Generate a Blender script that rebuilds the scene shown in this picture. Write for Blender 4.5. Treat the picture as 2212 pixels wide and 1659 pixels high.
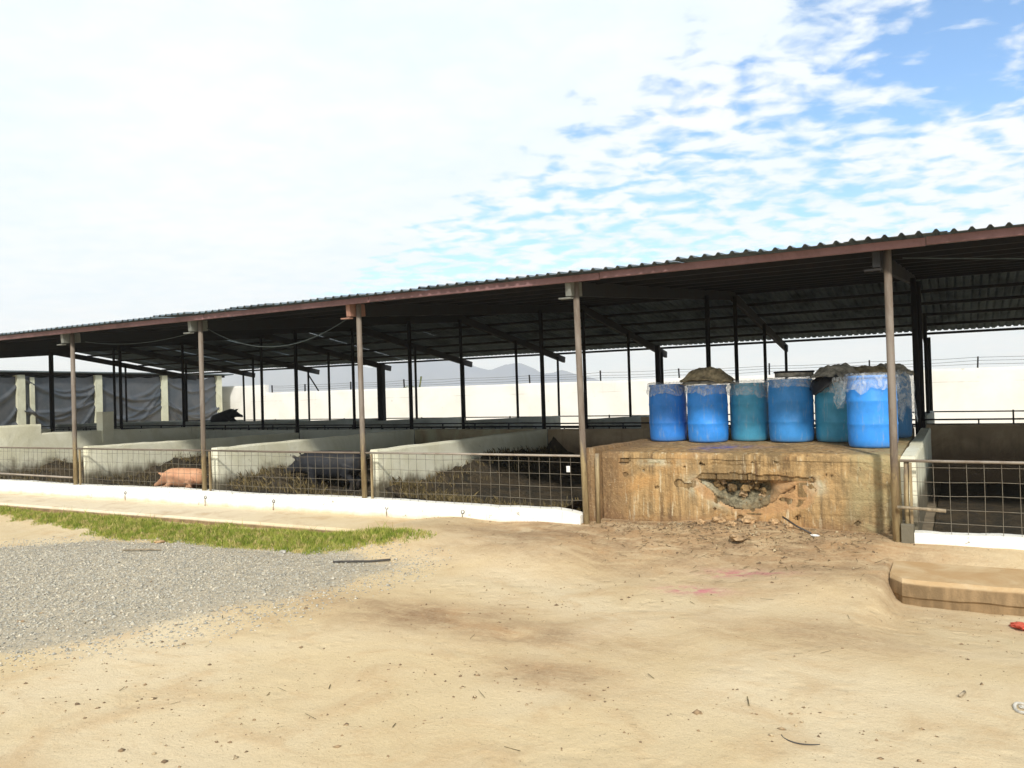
import bpy, bmesh, math, random
import numpy as np
from mathutils import Vector, Matrix, noise as mnoise
R = math.radians
random.seed(7); RNG = np.random.default_rng(7)
for _o in list(bpy.data.objects): bpy.data.objects.remove(_o)
scene = bpy.context.scene
COL = scene.collection

# ------------------------------------------------------------------ camera
cam_data = bpy.data.cameras.new('camera'); cam = bpy.data.objects.new('camera', cam_data); COL.objects.link(cam)
cam_data.sensor_width = 36.0; cam_data.lens = 36.0 * 1720 / 2212
cam_data.clip_start = 0.05; cam_data.clip_end = 12000
cam.matrix_world = (Matrix.Translation((0, 0, 1.9)) @ Matrix.Rotation(R(29.2), 4, 'Z')
                    @ Matrix.Rotation(R(90.6), 4, 'X') @ Matrix.Rotation(R(-1.68), 4, 'Z'))
scene.camera = cam

# ------------------------------------------------------------------ world, sun, exposure
SUN_EL, SUN_AZ = 37.0, 152.0        # azimuth measured clockwise from +Y: behind the camera, to its right
world = bpy.data.worlds.new('World'); scene.world = world; world.use_nodes = True
def build_world():
    nt = world.node_tree; N = nt.nodes; L = nt.links; N.clear()
    def nd(t, **kw):
        n = N.new(t)
        for k, v in kw.items(): setattr(n, k, v)
        return n
    def math_(op, a, b=None, c=None, clamp=False):
        n = nd('ShaderNodeMath', operation=op, use_clamp=clamp)
        for i, v in enumerate((a, b, c)):
            if v is None: continue
            if hasattr(v, 'is_linked'): L.new(v, n.inputs[i])
            else: n.inputs[i].default_value = v
        return n.outputs[0]
    def maprange(v, a, b, c, d, smooth=True):
        n = nd('ShaderNodeMapRange'); n.interpolation_type = 'SMOOTHSTEP' if smooth else 'LINEAR'
        L.new(v, n.inputs[0])
        for i, x in enumerate((a, b, c, d)):
            if hasattr(x, 'is_linked'): L.new(x, n.inputs[i + 1])
            else: n.inputs[i + 1].default_value = x
        return n.outputs[0]
    tc = nd('ShaderNodeTexCoord'); sep = nd('ShaderNodeSeparateXYZ')
    nrm = nd('ShaderNodeVectorMath', operation='NORMALIZE'); L.new(tc.outputs['Generated'], nrm.inputs[0]); L.new(nrm.outputs[0], sep.inputs[0])
    x, y, z = sep.outputs
    zc = math_('MAXIMUM', math_('ADD', z, 0.12), 0.10)
    px, py = math_('DIVIDE', x, zc), math_('DIVIDE', y, zc)
    # rotate the cloud streets so that they run up to the right, and stretch them
    ca, sa = math.cos(R(22)), math.sin(R(22))
    u = math_('ADD', math_('MULTIPLY', px, ca), math_('MULTIPLY', py, sa))
    v = math_('SUBTRACT', math_('MULTIPLY', py, ca), math_('MULTIPLY', px, sa))
    comb = nd('ShaderNodeCombineXYZ'); L.new(math_('MULTIPLY', u, 1.0), comb.inputs[0]); L.new(math_('MULTIPLY', v, 1.1), comb.inputs[1])
    n1 = nd('ShaderNodeTexNoise'); n1.inputs['Scale'].default_value = 8.0; n1.inputs['Detail'].default_value = 7; n1.inputs['Roughness'].default_value = 0.52; n1.inputs['Distortion'].default_value = 0.25
    L.new(comb.outputs[0], n1.inputs['Vector'])
    n2 = nd('ShaderNodeTexNoise'); n2.inputs['Scale'].default_value = 1.2; n2.inputs['Detail'].default_value = 3
    L.new(comb.outputs[0], n2.inputs['Vector'])
    n = math_('ADD', math_('MULTIPLY', n1.outputs[0], 0.86), math_('MULTIPLY', n2.outputs[0], 0.14))
    q = math_('ADD', py, math_('MULTIPLY', px, 0.5))
    q = math_('ADD', q, math_('MULTIPLY', math_('SUBTRACT', n2.outputs[0], 0.5), 0.5))
    ramp = nd('ShaderNodeValToRGB'); L.new(maprange(q, 0, 10, 0, 1, False), ramp.inputs[0])
    el = ramp.color_ramp.elements
    el[0].position = 0.12; el[0].color = (0.20,) * 3 + (1,)
    el[1].position = 0.172; el[1].color = (0.485,) * 3 + (1,)
    for p, c in ((0.21, 0.50), (0.26, 0.485), (0.36, 0.455), (0.5, 0.42)):
        e = el.new(p); e.color = (c, c, c, 1)
    T = math_('ADD', ramp.outputs[0], math_('MULTIPLY', maprange(px, -0.3, 0.06, 0, 1), maprange(py, 2.6, 2.2, 0, 0.16)))
    cover = maprange(n, math_('SUBTRACT', T, 0.135), math_('ADD', T, 0.085), 0, 1)
    low = maprange(z, 0.05, 0.185, 1, 0)                       # far cloud closes up towards the horizon
    cover = math_('MAXIMUM', cover, low)
    sky = nd('ShaderNodeTexSky', sky_type='NISHITA'); sky.sun_disc = False
    sky.sun_elevation = R(SUN_EL); sky.sun_rotation = R(SUN_AZ); sky.dust_density = 0.6; sky.ozone_density = 1.6
    skym = nd('ShaderNodeVectorMath', operation='SCALE'); L.new(sky.outputs[0], skym.inputs[0]); skym.inputs['Scale'].default_value = 0.10
    tint = nd('ShaderNodeMix', data_type='RGBA'); tint.blend_type = 'MULTIPLY'; tint.inputs[0].default_value = 1
    L.new(skym.outputs[0], tint.inputs[6]); tint.inputs[7].default_value = (0.98, 1.30, 1.50, 1)
    shade = maprange(n2.outputs[0], 0.3, 0.72, 0, 1)
    fine = maprange(n1.outputs[0], 0.3, 0.7, -0.5, 0.5)
    sh = math_('ADD', shade, math_('MULTIPLY', fine, 0.5), clamp=True)
    cl = nd('ShaderNodeMix', data_type='RGBA'); L.new(sh, cl.inputs[0])
    cl.inputs[6].default_value = (0.645, 0.715, 0.765, 1); cl.inputs[7].default_value = (0.735, 0.755, 0.775, 1)
    mix = nd('ShaderNodeMix', data_type='RGBA'); L.new(cover, mix.inputs[0]); L.new(tint.outputs[2], mix.inputs[6]); L.new(cl.outputs[2], mix.inputs[7])
    bg = nd('ShaderNodeBackground'); bg.inputs['Strength'].default_value = 1.0
    L.new(mix.outputs[2], bg.inputs['Color'])
    out = nd('ShaderNodeOutputWorld'); L.new(bg.outputs[0], out.inputs['Surface'])
build_world()
sun_d = bpy.data.lights.new('sun', 'SUN'); sun_d.energy = 3.0; sun_d.angle = R(4); sun_d.color = (1.0, 0.94, 0.84)
sun = bpy.data.objects.new('sun', sun_d); COL.objects.link(sun)
_sd = Vector((math.sin(R(SUN_AZ)) * math.cos(R(SUN_EL)), math.cos(R(SUN_AZ)) * math.cos(R(SUN_EL)), math.sin(R(SUN_EL))))
sun.rotation_euler = _sd.to_track_quat('Z', 'Y').to_euler(); sun.location = (20, -20, 40)
vs = scene.view_settings; vs.view_transform = 'Standard'; vs.look = 'None'; vs.gamma = 1; vs.use_curve_mapping = False
vs.exposure = 0.50
cy = scene.cycles; cy.use_denoising = True; cy.max_bounces = 7; cy.diffuse_bounces = 4; cy.transparent_max_bounces = 12
cy.volume_bounces = 1; cy.sample_clamp_indirect = 6

# ------------------------------------------------------------------ helpers
def lin(r, g, b):
    f = lambda c: (c / 255 / 12.92) if c / 255 <= 0.04045 else ((c / 255 + 0.055) / 1.055) ** 2.4
    return (f(r), f(g), f(b), 1)
def tag(o, label=None, cat=None, group=None, kind=None):
    if label: o['label'] = label
    if cat: o['category'] = cat
    if group: o['group'] = group
    if kind: o['kind'] = kind
    return o
def empty(name, loc, label=None, cat=None, group=None):
    o = bpy.data.objects.new(name, None); o.location = loc; o.empty_display_size = 0.1; COL.objects.link(o)
    return tag(o, label, cat, group, 'thing')
def origin(o):
    v = Vector((0, 0, 0))
    while o is not None: v += o.location; o = o.parent
    return v
def link_mesh(name, me, parent=None, loc=None):
    o = bpy.data.objects.new(name, me); COL.objects.link(o)
    if parent is not None: o.parent = parent
    if loc is not None: o.location = loc
    return o
class MB:
    def __init__(s): s.v = []; s.f = []
    def add(s, vs_, fs): 
        n = len(s.v); s.v += [tuple(p) for p in vs_]; s.f += [tuple(i + n for i in f) for f in fs]; return s
    def box(s, x0, x1, y0, y1, z0, z1):
        return s.add([(x0,y0,z0),(x1,y0,z0),(x1,y1,z0),(x0,y1,z0),(x0,y0,z1),(x1,y0,z1),(x1,y1,z1),(x0,y1,z1)],
                     [(0,3,2,1),(4,5,6,7),(0,1,5,4),(1,2,6,5),(2,3,7,6),(3,0,4,7)])
    def bar(s, p0, p1, w, h):       # rectangular bar between two points, h measured upward
        p0, p1 = Vector(p0), Vector(p1); d = (p1 - p0).normalized()
        side = d.cross(Vector((0, 0, 1)))
        side = side.normalized() if side.length > 1e-4 else Vector((1, 0, 0))
        up = side.cross(d)
        q = []
        for p in (p0, p1):
            for a, b in ((-1, -1), (1, -1), (1, 1), (-1, 1)): q.append(p + side * (a * w / 2) + up * (b * h / 2))
        return s.add(q, [(3,2,1,0),(4,5,6,7),(0,1,5,4),(1,2,6,5),(2,3,7,6),(3,0,4,7)])
    def tube(s, pts, r, n=8, cap=True):
        pts = [Vector(p) for p in pts]; rs = r if isinstance(r, (list, tuple)) else [r] * len(pts)
        V = []; F = []
        ref = Vector((0, 0, 1)) if abs((pts[-1] - pts[0]).normalized().z) < 0.9 else Vector((1, 0, 0))
        for i, p in enumerate(pts):
            d = (pts[min(i + 1, len(pts) - 1)] - pts[max(i - 1, 0)]).normalized()
            a = d.cross(ref).normalized(); b = d.cross(a)
            for k in range(n):
                t = 2 * math.pi * k / n; V.append(p + a * (math.cos(t) * rs[i]) + b * (math.sin(t) * rs[i]))
        for i in range(len(pts) - 1):
            for k in range(n):
                F.append((i*n+k, i*n+(k+1)%n, (i+1)*n+(k+1)%n, (i+1)*n+k))
        if cap: F.append(tuple(range(n))); F.append(tuple(reversed(range((len(pts)-1)*n, len(pts)*n))))
        return s.add(V, F)
    def lathe(s, prof, n=32, c=(0, 0, 0)):
        V = []; F = []
        for r, z in prof:
            for k in range(n):
                t = 2 * math.pi * k / n; V.append((c[0] + r * math.cos(t), c[1] + r * math.sin(t), c[2] + z))
        for i in range(len(prof) - 1):
            for k in range(n): F.append((i*n+k, i*n+(k+1)%n, (i+1)*n+(k+1)%n, (i+1)*n+k))
        return s.add(V, F)
    def build(s, name, mat, parent=None, smooth=False, bevel=0):
        me = bpy.data.meshes.new(name); o3 = origin(parent) if parent is not None else Vector((0, 0, 0))
        me.from_pydata([(p[0]-o3.x, p[1]-o3.y, p[2]-o3.z) for p in s.v], [], s.f); me.update()
        bm = bmesh.new(); bm.from_mesh(me); bmesh.ops.recalc_face_normals(bm, faces=bm.faces)
        if bevel: bmesh.ops.bevel(bm, geom=list(bm.edges), offset=bevel, segments=1, affect='EDGES', clamp_overlap=True)
        bm.to_mesh(me); bm.free()
        if smooth: me.polygons.foreach_set('use_smooth', [True] * len(me.polygons))
        me.materials.append(mat)
        return link_mesh(name, me, parent)
def np_mesh(name, V, F, mat, parent=None, smooth=False):
    me = bpy.data.meshes.new(name); V = np.asarray(V, float); F = np.asarray(F, np.int32)
    if parent is not None: V = V - np.array(origin(parent))
    me.vertices.add(len(V)); me.vertices.foreach_set('co', V.ravel())
    k = F.shape[1]; me.loops.add(F.size); me.loops.foreach_set('vertex_index', F.ravel())
    me.polygons.add(len(F)); me.polygons.foreach_set('loop_start', np.arange(len(F)) * k); me.polygons.foreach_set('loop_total', np.full(len(F), k))
    if smooth: me.polygons.foreach_set('use_smooth', np.ones(len(F), bool))
    me.update(calc_edges=True); me.validate(); me.materials.append(mat)
    return link_mesh(name, me, parent)
def vnoise(x, y, seed=0):           # smooth value noise, about 0..1
    x = np.asarray(x, float); y = np.asarray(y, float)
    xi = np.floor(x).astype(np.int64); yi = np.floor(y).astype(np.int64); fx = x - xi; fy = y - yi
    fx = fx*fx*(3-2*fx); fy = fy*fy*(3-2*fy)
    def h(a, b):
        n = (a * 374761393 + b * 668265263 + seed * 974711) & 0x7fffffff
        n = ((n ^ (n >> 13)) * 1274126177) & 0x7fffffff
        return ((n ^ (n >> 16)) & 0xffff) / 65535.0
    return (h(xi,yi)*(1-fx)+h(xi+1,yi)*fx)*(1-fy) + (h(xi,yi+1)*(1-fx)+h(xi+1,yi+1)*fx)*fy
def fbm(x, y, seed=0, oct=4):
    a = 0; w = 0.5
    for k in range(oct): a = a + w * vnoise(x * 2**k, y * 2**k, seed + k); w *= 0.5
    return a
def sstep(a, b, x):
    t = np.clip((np.asarray(x, float) - a) / (b - a), 0, 1); return t*t*(3-2*t)
def grid_faces(nx, ny):
    i, j = np.meshgrid(np.arange(nx-1), np.arange(ny-1)); a = (j*nx+i).ravel()
    return np.stack([a, a+1, a+nx+1, a+nx], 1)
def in_poly(x, y, poly):
    c = np.zeros(np.shape(x), bool); n = len(poly)
    for i in range(n):
        x0, y0 = poly[i]; x1, y1 = poly[(i+1) % n]
        if y0 == y1: continue
        c ^= ((y0 > y) != (y1 > y)) & (x < (x1-x0)*(y-y0)/(y1-y0)+x0)
    return c
def poly_dist(x, y, poly):
    d = np.full(np.shape(x), 1e9); n = len(poly)
    for i in range(n):
        x0, y0 = poly[i]; x1, y1 = poly[(i+1) % n]; dx, dy = x1-x0, y1-y0
        t = np.clip(((x-x0)*dx+(y-y0)*dy)/(dx*dx+dy*dy), 0, 1); d = np.minimum(d, np.hypot(x-x0-t*dx, y-y0-t*dy))
    return np.where(in_poly(x, y, poly), d, -d)

# ------------------------------------------------------------------ materials
class NT:
    def __init__(s, name):
        s.m = bpy.data.materials.new(name); s.m.use_nodes = True; s.N = s.m.node_tree.nodes; s.L = s.m.node_tree.links
        s.b = s.N['Principled BSDF']; s.out = s.N['Material Output']; s.pos = None
    def set(s, inp, v):
        if hasattr(v, 'is_linked'): s.L.new(v, inp)
        else: inp.default_value = v
    def coord(s, kind='world', scale=(1, 1, 1)):
        if kind == 'world': v = s.N.new('ShaderNodeNewGeometry').outputs['Position']
        else: v = s.N.new('ShaderNodeTexCoord').outputs['Object']
        mp = s.N.new('ShaderNodeMapping'); s.L.new(v, mp.inputs[0]); mp.inputs['Scale'].default_value = scale
        return mp.outputs[0]
    def noise(s, vec, scale, detail=4, rough=0.55, dist=0.0):
        n = s.N.new('ShaderNodeTexNoise'); s.L.new(vec, n.inputs['Vector']); n.inputs['Scale'].default_value = scale
        n.inputs['Detail'].default_value = detail; n.inputs['Roughness'].default_value = rough; n.inputs['Distortion'].default_value = dist
        return n.outputs[0]
    def voro(s, vec, scale, out='Color'):
        n = s.N.new('ShaderNodeTexVoronoi'); s.L.new(vec, n.inputs['Vector']); n.inputs['Scale'].default_value = scale; return n.outputs[out]
    def rng(s, v, a, b, c=0.0, d=1.0):
        n = s.N.new('ShaderNodeMapRange'); n.interpolation_type = 'SMOOTHSTEP'; s.L.new(v, n.inputs[0])
        for i, x in enumerate((a, b, c, d)): s.set(n.inputs[i+1], x)
        return n.outputs[0]
    def math(s, op, a, b=0.0, clamp=False):
        n = s.N.new('ShaderNodeMath'); n.operation = op; n.use_clamp = clamp; s.set(n.inputs[0], a); s.set(n.inputs[1], b); return n.outputs[0]
    def mix(s, f, a, b, mode='MIX'):
        n = s.N.new('ShaderNodeMix'); n.data_type = 'RGBA'; n.blend_type = mode; s.set(n.inputs[0], f); s.set(n.inputs[6], a); s.set(n.inputs[7], b); return n.outputs[2]
    def sepz(s, kind='world'):
        v = s.N.new('ShaderNodeNewGeometry').outputs['Position'] if kind == 'world' else s.N.new('ShaderNodeTexCoord').outputs['Object']
        n = s.N.new('ShaderNodeSeparateXYZ'); s.L.new(v, n.inputs[0]); return n.outputs
    def attr(s, name):
        n = s.N.new('ShaderNodeAttribute'); n.attribute_name = name; q = s.N.new('ShaderNodeSeparateColor'); s.L.new(n.outputs['Color'], q.inputs[0]); return q.outputs
    def bump(s, h, strength=0.3, dist=0.02):
        n = s.N.new('ShaderNodeBump'); n.inputs['Strength'].default_value = strength; n.inputs['Distance'].default_value = dist
        s.L.new(h, n.inputs['Height']); s.L.new(n.outputs[0], s.b.inputs['Normal'])
    def finish(s, col, rough=0.85, metal=0.0, spec=0.3):
        s.set(s.b.inputs['Base Color'], col); s.set(s.b.inputs['Roughness'], rough); s.set(s.b.inputs['Metallic'], metal); s.set(s.b.inputs['Specular IOR Level'], spec)
        return s.m
def C(r, g, b): return (r, g, b, 1)

def m_ground():
    t = NT('yard_dirt'); w = t.coord()
    big = t.noise(w, 0.35, 4, 0.6, 0.4); mid = t.noise(w, 1.7, 6, 0.62, 0.6); fine = t.noise(w, 26, 8, 0.78)
    streak = t.noise(t.coord(scale=(1.3, 3.2, 1)), 1.3, 6, 0.65, 0.8)
    a = t.attr('soil')
    sand = t.mix(t.rng(big, 0.36, 0.66), C(0.58, 0.455, 0.265), C(0.645, 0.54, 0.365))
    sand = t.mix(t.rng(mid, 0.46, 0.70, 0, 0.6), sand, C(0.48, 0.325, 0.17))
    sand = t.mix(t.rng(streak, 0.52, 0.74, 0, 0.5), sand, C(0.50, 0.34, 0.18))
    brown = t.mix(t.rng(mid, 0.35, 0.65), C(0.37, 0.22, 0.105), C(0.24, 0.145, 0.075))
    col = t.mix(t.math('MULTIPLY', a[1], t.rng(streak, 0.25, 0.6, 0.35, 1.0), True), sand, brown)
    grav = t.mix(t.rng(t.voro(w, 40), 0.2, 0.8), C(0.30, 0.27, 0.21), C(0.41, 0.37, 0.29))
    gm = t.rng(t.math('ADD', a[0], t.math('MULTIPLY', t.math('SUBTRACT', fine, 0.5), 0.9)), 0.35, 0.65)
    col = t.mix(gm, col, grav)
    pk = t.math('MULTIPLY', a[2], t.rng(t.noise(w, 9, 4), 0.35, 0.6), True)
    col = t.mix(pk, col, C(0.50, 0.12, 0.19))
    speck = t.rng(t.voro(w, 34, 'Distance'), 0.10, 0.17, 1, 0)
    sm = t.math('MULTIPLY', speck, t.rng(t.noise(w, 5, 3), 0.5, 0.62))
    col = t.mix(t.math('MULTIPLY', sm, 0.7), col, C(0.20, 0.15, 0.10))
    col = t.mix(t.rng(fine, 0.3, 0.75, 0.0, 0.35), col, C(0.66, 0.54, 0.355))
    h = t.math('ADD', t.math('MULTIPLY', fine, 0.6), t.math('ADD', t.math('MULTIPLY', mid, 0.9), t.math('MULTIPLY', sm, 0.5)))
    col = t.mix(t.rng(t.noise(w, 95, 3, 0.7), 0.42, 0.68, 0, 0.22), col, C(0.38, 0.265, 0.145))
    dent = t.math('MULTIPLY', t.rng(t.voro(w, 5.5, 'Distance'), 0.10, 0.42), t.rng(t.noise(w, 0.9, 3), 0.40, 0.60))
    h = t.math('ADD', h, t.math('MULTIPLY', dent, 0.35))
    t.bump(h, 0.8, 0.035)
    return t.finish(col, 0.95, 0, 0.15)
def m_concrete_dusty():
    t = NT('apron_concrete'); w = t.coord()
    mid = t.noise(w, 1.7, 6, 0.62, 0.6); fine = t.noise(w, 26, 5, 0.7); x, y, z = t.sepz(); big = t.noise(w, 0.35, 4, 0.6, 0.4)
    c = t.mix(t.rng(big, 0.36, 0.66), C(0.58, 0.455, 0.265), C(0.645, 0.54, 0.365))
    c = t.mix(t.rng(x, -13, -6.5), t.mix(t.rng(mid, 0.3, 0.7), C(0.68, 0.58, 0.41), C(0.74, 0.67, 0.53)), c)
    c = t.mix(t.rng(mid, 0.46, 0.70, 0, 0.65), c, C(0.44, 0.285, 0.14))
    c = t.mix(t.rng(fine, 0.3, 0.75, 0.0, 0.35), c, C(0.66, 0.54, 0.355))
    c = t.mix(t.math('MULTIPLY', t.rng(x, -8, -6), t.rng(mid, 0.3, 0.62, 0.35, 0.85)), c, C(0.42, 0.27, 0.13))
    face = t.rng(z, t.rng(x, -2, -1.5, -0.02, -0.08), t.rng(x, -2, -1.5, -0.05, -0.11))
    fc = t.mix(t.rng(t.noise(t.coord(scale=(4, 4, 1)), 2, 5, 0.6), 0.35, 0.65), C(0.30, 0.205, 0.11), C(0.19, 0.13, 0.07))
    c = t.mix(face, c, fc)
    t.bump(t.math('ADD', fine, t.math('MULTIPLY', mid, 2)), 0.4, 0.02)
    return t.finish(c, 0.95, 0, 0.15)
def m_whitewash():
    t = NT('white_painted_masonry'); w = t.coord(); x, y, z = t.sepz()
    mid = t.noise(w, 2.2, 6, 0.65, 0.6); fine = t.noise(w, 28, 4, 0.7); st = t.noise(t.coord(scale=(7, 7, 0.6)), 1.5, 4, 0.6)
    c = t.mix(t.rng(mid, 0.35, 0.7), C(0.86, 0.85, 0.80), C(0.78, 0.775, 0.71))
    foot = t.math('MULTIPLY', t.rng(t.math('ADD', z, t.math('MULTIPLY', t.math('SUBTRACT', mid, 0.5), 0.22)), 0.11, -0.02), 0.8)
    c = t.mix(foot, c, C(0.54, 0.40, 0.23))
    c = t.mix(t.math('MULTIPLY', t.rng(st, 0.60, 0.74), 0.35), c, C(0.45, 0.40, 0.28))
    c = t.mix(t.rng(t.noise(w, 7, 5, 0.7), 0.635, 0.69), c, C(0.30, 0.27, 0.20))
    t.bump(t.math('ADD', fine, t.math('MULTIPLY', mid, 2)), 0.35, 0.02)
    return t.finish(c, 0.9, 0, 0.2)
def m_boundary():
    t = NT('boundary_wall_paint'); w = t.coord(); x, y, z = t.sepz()
    mid = t.noise(w, 0.6, 6, 0.6, 0.5); st = t.noise(t.coord(scale=(1.5, 1, 0.12)), 1.6, 5, 0.65)
    c = t.mix(t.rng(mid, 0.35, 0.7), C(0.72, 0.72, 0.70), C(0.65, 0.645, 0.61))
    c = t.mix(t.math('MULTIPLY', t.rng(st, 0.62, 0.75), 0.30), c, C(0.50, 0.48, 0.42))
    zl = t.math('ADD', z, t.math('MULTIPLY', t.noise(w, 0.9, 3), 0.06)); ln = t.math('MULTIPLY', t.rng(zl, 1.825, 1.84), t.rng(zl, 1.855, 1.84))
    c = t.mix(t.math('MULTIPLY', ln, t.rng(mid, 0.45, 0.6, 0, 0.8)), c, C(0.38, 0.36, 0.30))
    c = t.mix(t.rng(t.noise(w, 3.2, 5, 0.7), 0.66, 0.72, 0, 0.6), c, C(0.42, 0.40, 0.33))
    t.bump(t.noise(w, 9, 5, 0.7), 0.3, 0.02)
    return t.finish(c, 0.9, 0, 0.2)
def m_partition(name, base, base2, grime, hi=0.55, lo=0.25, amt=0.9):
    t = NT(name); w = t.coord(); x, y, z = t.sepz()
    mid = t.noise(w, 1.6, 6, 0.65, 0.6); st = t.noise(t.coord(scale=(3.2, 3.2, 0.35)), 2.2, 5, 0.65); fine = t.noise(w, 24, 4, 0.7)
    c = t.mix(t.rng(mid, 0.33, 0.68), base, base2)
    zz = t.math('ADD', z, t.math('ADD', t.math('MULTIPLY', t.math('SUBTRACT', st, 0.5), -0.38), t.math('MULTIPLY', t.math('SUBTRACT', mid, 0.5), -0.5)))
    g = t.math('MULTIPLY', t.rng(zz, hi, lo), amt)
    c = t.mix(g, c, grime)
    c = t.mix(t.math('MULTIPLY', t.rng(st, 0.60, 0.72), 0.5), c, t.mix(0.5, grime, base2))
    c = t.mix(t.rng(t.noise(w, 6, 5, 0.75), 0.66, 0.72, 0, 0.8), c, C(0.12, 0.095, 0.06))
    t.bump(t.math('ADD', fine, t.math('MULTIPLY', mid, 2.5)), 0.45, 0.02)
    return t.finish(c, 0.92, 0, 0.2)
def m_platform(name='platform_render', dk=0.98):
    t = NT(name); w = t.coord(); x, y, z = t.sepz()
    mid = t.noise(w, 1.9, 6, 0.65, 0.7); st = t.noise(t.coord(scale=(5.5, 5.5, 0.45)), 2.0, 5, 0.65, 0.2); fine = t.noise(w, 30, 5, 0.72)
    c = t.mix(t.rng(st, 0.34, 0.64), C(0.52*dk, 0.345*dk, 0.16*dk), C(0.20*dk, 0.135*dk, 0.065*dk))
    c = t.mix(t.rng(mid, 0.45, 0.70, 0, 0.8), c, C(0.50*dk, 0.285*dk, 0.11*dk))
    c = t.mix(t.rng(st, 0.565, 0.66, 0, 0.85), c, C(0.13*dk, 0.075*dk, 0.04*dk))
    c = t.mix(t.rng(t.noise(t.coord(scale=(6, 6, 0.7)), 2.6, 5, 0.7), 0.555, 0.65, 0, 0.85), c, C(0.62*dk, 0.53*dk, 0.36*dk))
    c = t.mix(t.rng(t.noise(t.coord(scale=(1.6, 1.6, 1.0)), 1.1, 6, 0.7, 1.0), 0.46, 0.64, 0, 0.7), c, C(0.19*dk, 0.135*dk, 0.07*dk))
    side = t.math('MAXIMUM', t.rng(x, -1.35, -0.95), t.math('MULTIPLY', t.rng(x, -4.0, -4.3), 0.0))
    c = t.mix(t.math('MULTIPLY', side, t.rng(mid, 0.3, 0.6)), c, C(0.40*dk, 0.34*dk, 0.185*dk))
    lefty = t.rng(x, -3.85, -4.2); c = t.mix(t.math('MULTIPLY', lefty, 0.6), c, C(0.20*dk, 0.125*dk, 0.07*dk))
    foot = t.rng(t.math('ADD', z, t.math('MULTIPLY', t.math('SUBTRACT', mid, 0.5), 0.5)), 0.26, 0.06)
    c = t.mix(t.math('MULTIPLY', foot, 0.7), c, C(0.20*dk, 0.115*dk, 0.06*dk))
    c = t.mix(t.rng(t.noise(w, 8, 5, 0.75), 0.64, 0.70, 0, 0.85), c, C(0.10, 0.07, 0.04))
    c = t.mix(t.rng(t.noise(w, 5.2, 5, 0.75, 0.5), 0.655, 0.71, 0, 0.8), c, C(0.60, 0.54, 0.40))
    c = t.mix(t.rng(fine, 0.52, 0.75, 0, 0.6), c, C(0.56*dk, 0.41*dk, 0.22*dk))
    c = t.mix(t.math('MULTIPLY', t.attr('paint')[0], t.rng(t.noise(w, 8, 4, 0.7), 0.38, 0.58, 0, 0.85), True), c, C(0.10, 0.13, 0.42))
    ch = t.attr('chip')
    pale = t.mix(t.rng(fine, 0.35, 0.7), C(0.56, 0.50, 0.36), C(0.40, 0.38, 0.25))
    c = t.mix(t.math('MULTIPLY', ch[0], t.rng(t.noise(w, 7, 4, 0.7), 0.36, 0.52), True), c, pale)
    c = t.mix(t.math('MULTIPLY', ch[1], t.rng(mid, 0.3, 0.5), True), c, t.mix(t.rng(fine, 0.35, 0.7), C(0.50, 0.285, 0.135), C(0.38, 0.235, 0.115)))
    c = t.mix(t.math('MULTIPLY', ch[2], t.rng(t.noise(w, 11, 4, 0.7), 0.3, 0.5), True), c, t.mix(t.rng(t.noise(w, 17, 4, 0.7), 0.4, 0.6), C(0.11, 0.10, 0.065), C(0.26, 0.23, 0.15)))
    t.bump(t.math('ADD', fine, t.math('MULTIPLY', mid, 3)), 0.7, 0.03)
    return t.finish(c, 0.92, 0, 0.2)
def m_metal(name, base, rust, amt=0.4, rough=0.6, metal=0.0, scale=3.0, kind='world', spec=0.35):
    t = NT(name); w = t.coord(kind); n = t.noise(w, scale, 6, 0.68, 0.5); f = t.noise(w, scale * 11, 4, 0.7)
    c = t.mix(t.math('MULTIPLY', t.rng(n, 0.42, 0.68), amt), base, rust)
    c = t.mix(t.rng(f, 0.45, 0.8, 0, 0.4), c, rust)
    t.bump(f, 0.15, 0.005)
    return t.finish(c, rough, metal, spec)
def m_post():
    t = NT('front_post_paint'); w = t.coord(); x, y, z = t.sepz()
    n = t.noise(t.coord(scale=(6, 6, 1)), 2.0, 6, 0.68, 0.5); f = t.noise(w, 30, 4, 0.7)
    c = t.mix(t.rng(n, 0.4, 0.65), C(0.205, 0.175, 0.145), C(0.14, 0.11, 0.085))
    low = t.rng(t.math('ADD', z, t.math('MULTIPLY', t.math('SUBTRACT', n, 0.5), 1.6)), 1.25, 0.75)
    c = t.mix(low, c, t.mix(t.rng(n, 0.36, 0.66), C(0.36, 0.285, 0.155), C(0.19, 0.135, 0.07)))
    c = t.mix(t.rng(f, 0.5, 0.8, 0, 0.5), c, C(0.17, 0.10, 0.06))
    t.bump(f, 0.2, 0.005)
    return t.finish(c, 0.65, 0, 0.35)
def m_plain(name, col, rough=0.8, metal=0, vary=0.25, scale=6, spec=0.3, kind='world', bump=0.2):
    t = NT(name); w = t.coord(kind); n = t.noise(w, scale, 5, 0.65)
    dk = tuple(c * (1 - vary) for c in col[:3]) + (1,); lt = tuple(min(1, c * (1 + vary)) for c in col[:3]) + (1,)
    t.bump(t.noise(w, scale * 6, 4, 0.7), bump, 0.01)
    return t.finish(t.mix(t.rng(n, 0.3, 0.7), dk, lt), rough, metal, spec)
def m_muck():
    t = NT('pen_muck'); w = t.coord(); n = t.noise(w, 2.6, 6, 0.7, 0.6); f = t.noise(w, 22, 5, 0.75)
    c = t.mix(t.rng(n, 0.36, 0.66), C(0.030, 0.026, 0.019), C(0.075, 0.056, 0.033))
    c = t.mix(t.rng(f, 0.52, 0.75, 0, 0.5), c, C(0.15, 0.115, 0.06))
    t.bump(t.math('ADD', f, t.math('MULTIPLY', n, 2)), 0.8, 0.05)
    return t.finish(c, 0.85, 0, 0.3)
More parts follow.
